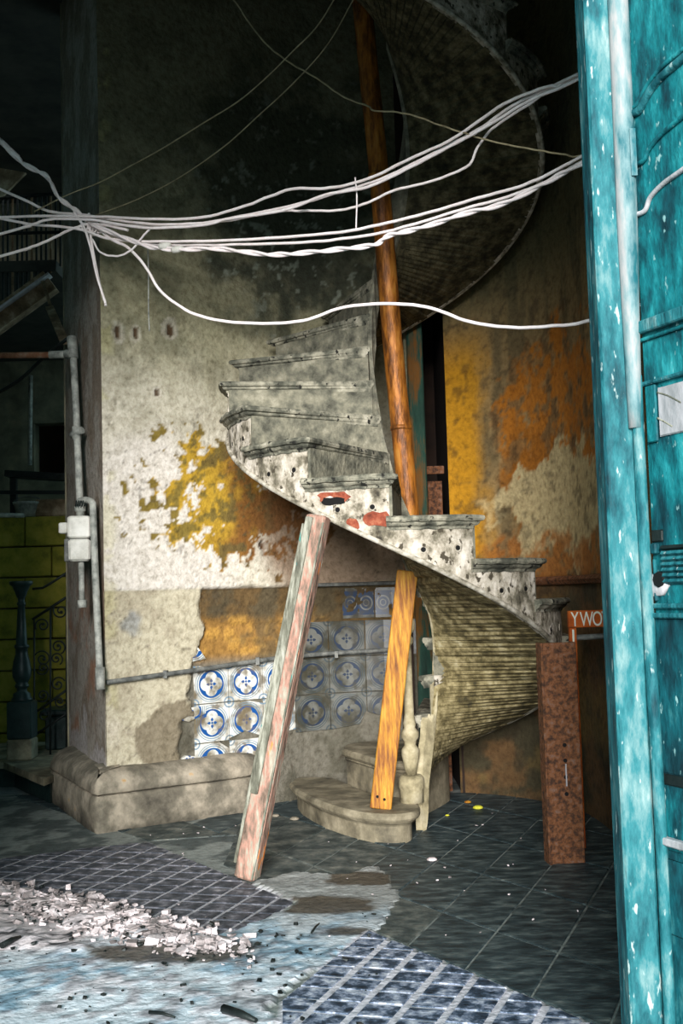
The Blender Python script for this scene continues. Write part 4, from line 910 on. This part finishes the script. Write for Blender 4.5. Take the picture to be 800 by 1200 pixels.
# ------------------------------------------------------------------ cables
def depth(px):
    if px < 105: return 5.85-(105-px)*.002
    return max(4.2, 5.85-(px-105)*.00212)
def cable(name, label, pts, r=.0075, m=None, twist=0, group=None, dY=0.0, cat='cable', ext_l=False, ext_r=False):
    P = [at(x, y, depth(x)+dY+(p[2] if len(p) > 2 else 0)) for p in pts for x, y in [p[:2]]]
    if ext_l: d = (P[0]-P[1]).normalized(); k = min((P[0].x+3.50)/max(.2, -d.x), (5.2-P[0].z)/max(.01, d.z)); P = [P[0]+d*k]+P
    if ext_r: P.append(Vector((1.40, 4.35+dY, P[-1].z+.05)))
    Q = catmull(P, 8)
    if r > .004:
        Q = [q+Vector((0, .002*math.sin(i*1.7), .0035*(float(vn(i*.45, len(label)))-.5))) for i, q in enumerate(Q)]
    mb = MB()
    if twist:
        for s in (0, math.pi):
            mb.tube([q+Vector((0, math.cos(i*.55+s), math.sin(i*.55+s)))*r*.95 for i, q in enumerate(Q)], r, 7)
    else: mb.tube(Q, r, 7)
    o = mb.build(name, m or M_cable); tag(o, label, cat, group); return o
GR = 'white cables strung across the stairwell'
cable('electric_cable', 'twisted white cable coming down steeply from the upper left to the pillar knot', [(-10, 156), (0, 165), (28, 192), (55, 207), (68, 230), (88, 246), (104, 258)], .0085, twist=1, group=GR, ext_l=True)
cable('electric_cable', 'lowest white cable, sagging alone from the pillar knot across the upper steps and pole', [(104, 258), (130, 280), (150, 290), (170, 312), (192, 345), (236, 371), (300, 379), (355, 376), (400, 361), (455, 356), (500, 360), (550, 377), (600, 384), (660, 381), (700, 373)], .0078, group=GR, ext_r=True)
cable('electric_cable', 'top white cable of the upper bundle, ending highest at the right', [(-10, 255), (60, 253), (120, 254), (180, 257), (240, 254), (290, 240), (340, 222), (380, 221), (430, 210), (480, 186), (530, 163), (590, 122), (640, 102), (668, 96)], .0075, group=GR, ext_l=True, ext_r=True)
cable('electric_cable', 'white cable of the upper bundle that enters high at the left edge', [(-10, 217), (28, 234), (60, 248), (100, 252), (170, 262), (230, 262), (290, 252), (345, 240), (400, 224), (450, 208), (510, 178), (560, 152), (600, 124), (650, 100)], .0075, group=GR, ext_l=True, ext_r=True, dY=.03)
cable('electric_cable', 'white cable rising from the left edge into the upper bundle under its neighbours', [(-10, 277), (30, 266), (60, 257), (110, 258), (170, 267), (235, 264), (270, 256), (330, 247), (380, 229), (430, 219), (480, 196), (530, 170), (570, 148), (620, 118), (662, 100)], .0075, group=GR, ext_l=True, ext_r=True, dY=-.03)
cable('electric_cable', 'white cable that leaves the upper bundle and bends up sharply before the spiral soffit', [(104, 262), (160, 264), (220, 262), (270, 258), (320, 248), (360, 247), (400, 246), (430, 238), (460, 224), (500, 214), (540, 199), (552, 190), (560, 172), (580, 148), (620, 122), (655, 99)], .0065, group=GR, ext_r=True, dY=.05)
cable('electric_cable', 'upper white cable of the lower bundle crossing the pole', [(-10, 254), (30, 262), (90, 268), (130, 280), (190, 283), (260, 282), (330, 278), (400, 272), (450, 262), (500, 250), (560, 232), (610, 218), (650, 200), (692, 178)], .0075, group=GR, ext_l=True, ext_r=True)
cable('electric_cable', 'middle white cable of the lower bundle running close beneath the upper one', [(104, 266), (160, 284), (220, 287), (300, 286), (370, 283), (430, 276), (480, 264), (540, 246), (600, 229), (650, 208), (692, 183)], .0075, group=GR, ext_r=True, dY=.03)
cable('electric_cable', 'thick twisted white cable at the bottom of the lower bundle', [(104, 262), (150, 280), (180, 290), (215, 292), (260, 292), (310, 298), (350, 297), (400, 292), (440, 286), (455, 276), (490, 268), (540, 252), (590, 238), (640, 214), (692, 186)], .0075, twist=1, group=GR, ext_r=True, dY=-.03)
cable('electric_cable', 'white cable climbing from low on the left edge to the pillar knot', [(-10, 303), (30, 292), (60, 280), (85, 268), (110, 262), (150, 270)], .0075, group=GR, ext_l=True)
cable('electric_cable', 'slack white cable dropping from the knot down to the pillar corner', [(86, 248), (98, 266), (106, 290), (114, 325), (122, 350), (124, 358)], .0070, group=GR, dY=-.02)
cable('electric_cable', 'second white strand hanging down the pillar corner from the knot', [(104, 250), (106, 275), (110, 300), (116, 330), (122, 352)], .0070, group=GR, dY=-.01)
cable('electric_cable', 'short white loop hanging below the knot on the pillar face', [(108, 280), (118, 296), (138, 300), (155, 292), (168, 276), (176, 268)], .0055, group=GR, dY=-.02)
cable('cord', 'thin grey cord hanging straight down from the lower bundle on the pale wall', [(173, 284, .15), (174, 320, .2), (174, 360, .22), (175, 388, .24)], .004, M_pipe, cat='cord')
cable('cable_tie', 'white tie joining upper and lower bundles left of the pole', [(416, 208), (418, 232), (417, 268)], .004, M_cable, cat='cable tie')
cable('thin_wire', 'thin tan wire dropping from the top and crossing right before the spiral soffit', [(262, -14), (280, 8), (290, 24), (312, 52), (340, 74), (372, 92), (400, 112), (430, 124), (440, 130), (475, 133), (520, 148), (570, 164), (620, 174), (655, 180), (690, 180)], .0042, M_thin, ext_r=True, cat='wire')
cable('thin_wire', 'thin tan wire slanting up from the knot and crossing the other near the top', [(40, 248), (80, 228), (116, 214), (150, 196), (190, 174), (240, 143), (280, 118), (315, 88), (345, 58), (372, 30), (398, -12)], .0035, M_thin, cat='wire')
cable('thin_wire', 'lower of the two thin wires slanting up across the dark wall', [(112, 252, .2), (160, 234, .25), (210, 208, .3), (262, 172, .3), (300, 138, .3), (345, 96, .3), (385, 50, .3), (420, -12, .3)], .0035, M_thin, cat='wire')
kn = thing('cable_knot', 'tangled knot of white cable ends tied at the pillar corner', 'cable knot', at(106, 262, 5.86))
for i in range(5):
    cx_, cy_ = 104+random.uniform(-6, 12), 262+random.uniform(-6, 10); P = [at(cx_+random.uniform(5, 11)*math.cos(a), cy_+random.uniform(4, 9)*math.sin(a), 5.84+random.uniform(-.02, .03)) for a in [j*1.05 for j in range(6)]]
    mb = MB(); mb.tube(catmull(P, 5), .005, 6); mb.build('strand', M_cable, kn)
mb = MB(); mb.tube(catmull([at(107, 258, 5.86), at(110, 262, 6.0), at(116, 268, 6.22)], 4), .006, 6); mb.build('wall_hook', M_iron, kn)
for i, (x, y, lb) in enumerate(((193, 288, 'small pale insulator lump where the cord meets the lower bundle'), (208, 292, 'second pale insulator lump on the lower bundle further from the pillar'))):
    mb = MB(); p = at(x, y, depth(x)-.03); mb.lathe([(.004, -.035), (.016, -.028), (.020, 0), (.016, .02), (.006, .035)], p, 10, Matrix.Rotation(math.radians(80), 3, 'Y')); o = mb.build('insulator', M_box); tag(o, lb, 'insulator')

# ------------------------------------------------------------------ rubble and small litter
mb = MB()
def chunk(mb, c, s):
    R = Matrix.Rotation(random.uniform(0, 6.28), 3, 'Z') @ Matrix.Rotation(random.uniform(-.5, .5), 3, 'X')
    a, b_, h_ = s*random.uniform(.5, 1.2), s*random.uniform(.5, 1.2), s*random.uniform(.25, .6)
    P = [R @ Vector((x*a*random.uniform(.5, 1.1), y*b_*random.uniform(.5, 1.1), z*h_*random.uniform(.7, 1.1))) for z in (-1, 1) for x, y in ((-1, -1), (1, -1), (1, 1), (-1, 1))]
    mb.add([Vector(c)+p for p in P], [(3, 2, 1, 0), (4, 5, 6, 7), (0, 1, 5, 4), (1, 2, 6, 5), (2, 3, 7, 6), (3, 0, 4, 7)])
for i in range(1800):
    u = random.gauss(0, 1); v = random.gauss(0, 1); x = -1.05+u*.32-v*.10; y = 4.50-u*.22+v*.16
    if not (-2.2 < x < -.35 and 3.7 < y < 5.2): continue
    s = min(.035, abs(random.gauss(.004, .008))+.003); chunk(mb, (x, y, .012+s*.3), s)
for i in range(260):
    t_ = random.random(); x = -1.25+t_*.75+random.gauss(0, .05); y = 4.78-t_*.72+random.gauss(0, .05); s = min(.03, abs(random.gauss(.008, .008))+.004); chunk(mb, (x, y, .014+s*.3), s)
for i in range(60):
    x = random.uniform(-1.2, .9); y = random.uniform(4.1, 6.3); s = random.uniform(.002, .007); chunk(mb, (x, y, .006+s*.3), s)
mb2 = MB()
for i in range(600):
    u = random.gauss(0, 1); v = random.gauss(0, 1); x = -1.05+u*.34-v*.10; y = 4.47-u*.22+v*.16
    if random.random() < .35: x, y = random.uniform(-1.6, .1), random.uniform(3.2, 4.4)
    if not (-2.2 < x < .1 and 3.2 < y < 5.1): continue
    s_ = min(.011, abs(random.gauss(.001, .0045))+.0015); chunk(mb2, (x, y, .018+s_*.3), s_)
o = mb2.build('dark_grit', M_iron); tag(o, 'dark grit and splinters scattered over the pale foreground floor', 'grit', kind='stuff')
o = mb.build('rubble', M_rub); tag(o, 'pale broken plaster rubble strewn along the torn edge of the tiled panel', 'rubble', kind='stuff')
lit = [(atz(560, 949), .024, M_lemon, 'fruit_peel', 'yellow-green fruit peel on the floor under the stairs', 'peel'), (atz(548, 942), .017, M_yel, 'fruit_scrap', 'small tan fruit scrap behind the yellow-green peel', 'scrap'), (atz(524, 957), .010, M_lemon, 'peel_crumb', 'tiny yellow crumb left of the fruit peel', 'crumb'),
       (atz(506, 1010), .02, M_rub, 'plaster_chip', 'pale crumpled chip on the dark flagstones in front of the first step', 'chip'), (atz(345, 962), .022, M_stone, 'stone_chip', 'small tan stone chip at the left foot of the first step', 'stone'), (atz(323, 958), .018, M_stone, 'stone_chip', 'small stone chip between timber prop and first step', 'stone')]
for p, s, m, nm, lb, ct in lit:
    mb = MB(); mb.lathe([(s*.5, 0), (s, s*.25), (s*.95, s*.55), (s*.5, s*.85), (s*.1, s*.9)], (p.x, p.y, .004), 9, Matrix.Rotation(.0, 3, 'X') @ Matrix.Diagonal((1.3, .9, 1))); o = mb.build(nm, m); tag(o, lb, ct)
for (x0, y0, x1, y1, r, lb) in ((262, 1182, 300, 1196, .014, 'charred stick lying on the pale floor at the bottom edge'), (175, 1186, 205, 1192, .006, 'thin dark twig on the pale foreground floor'), (2, 1108, 24, 1098, .012, 'dark stick lying in the rubble at the far left'), (365, 1093, 374, 1082, .005, 'small dark twig on the brown dirt between tile panels')):
    a1_, a2_ = atz(x0, y0, .03), atz(x1, y1, .03); mb = MB(); mid = (a1_+a2_)/2+Vector((0, 0, .004)); mb.tube([a1_, mid, a2_], [r, r*.85, r*.5], 7); o = mb.build('stick', M_iron); tag(o, lb, 'stick')
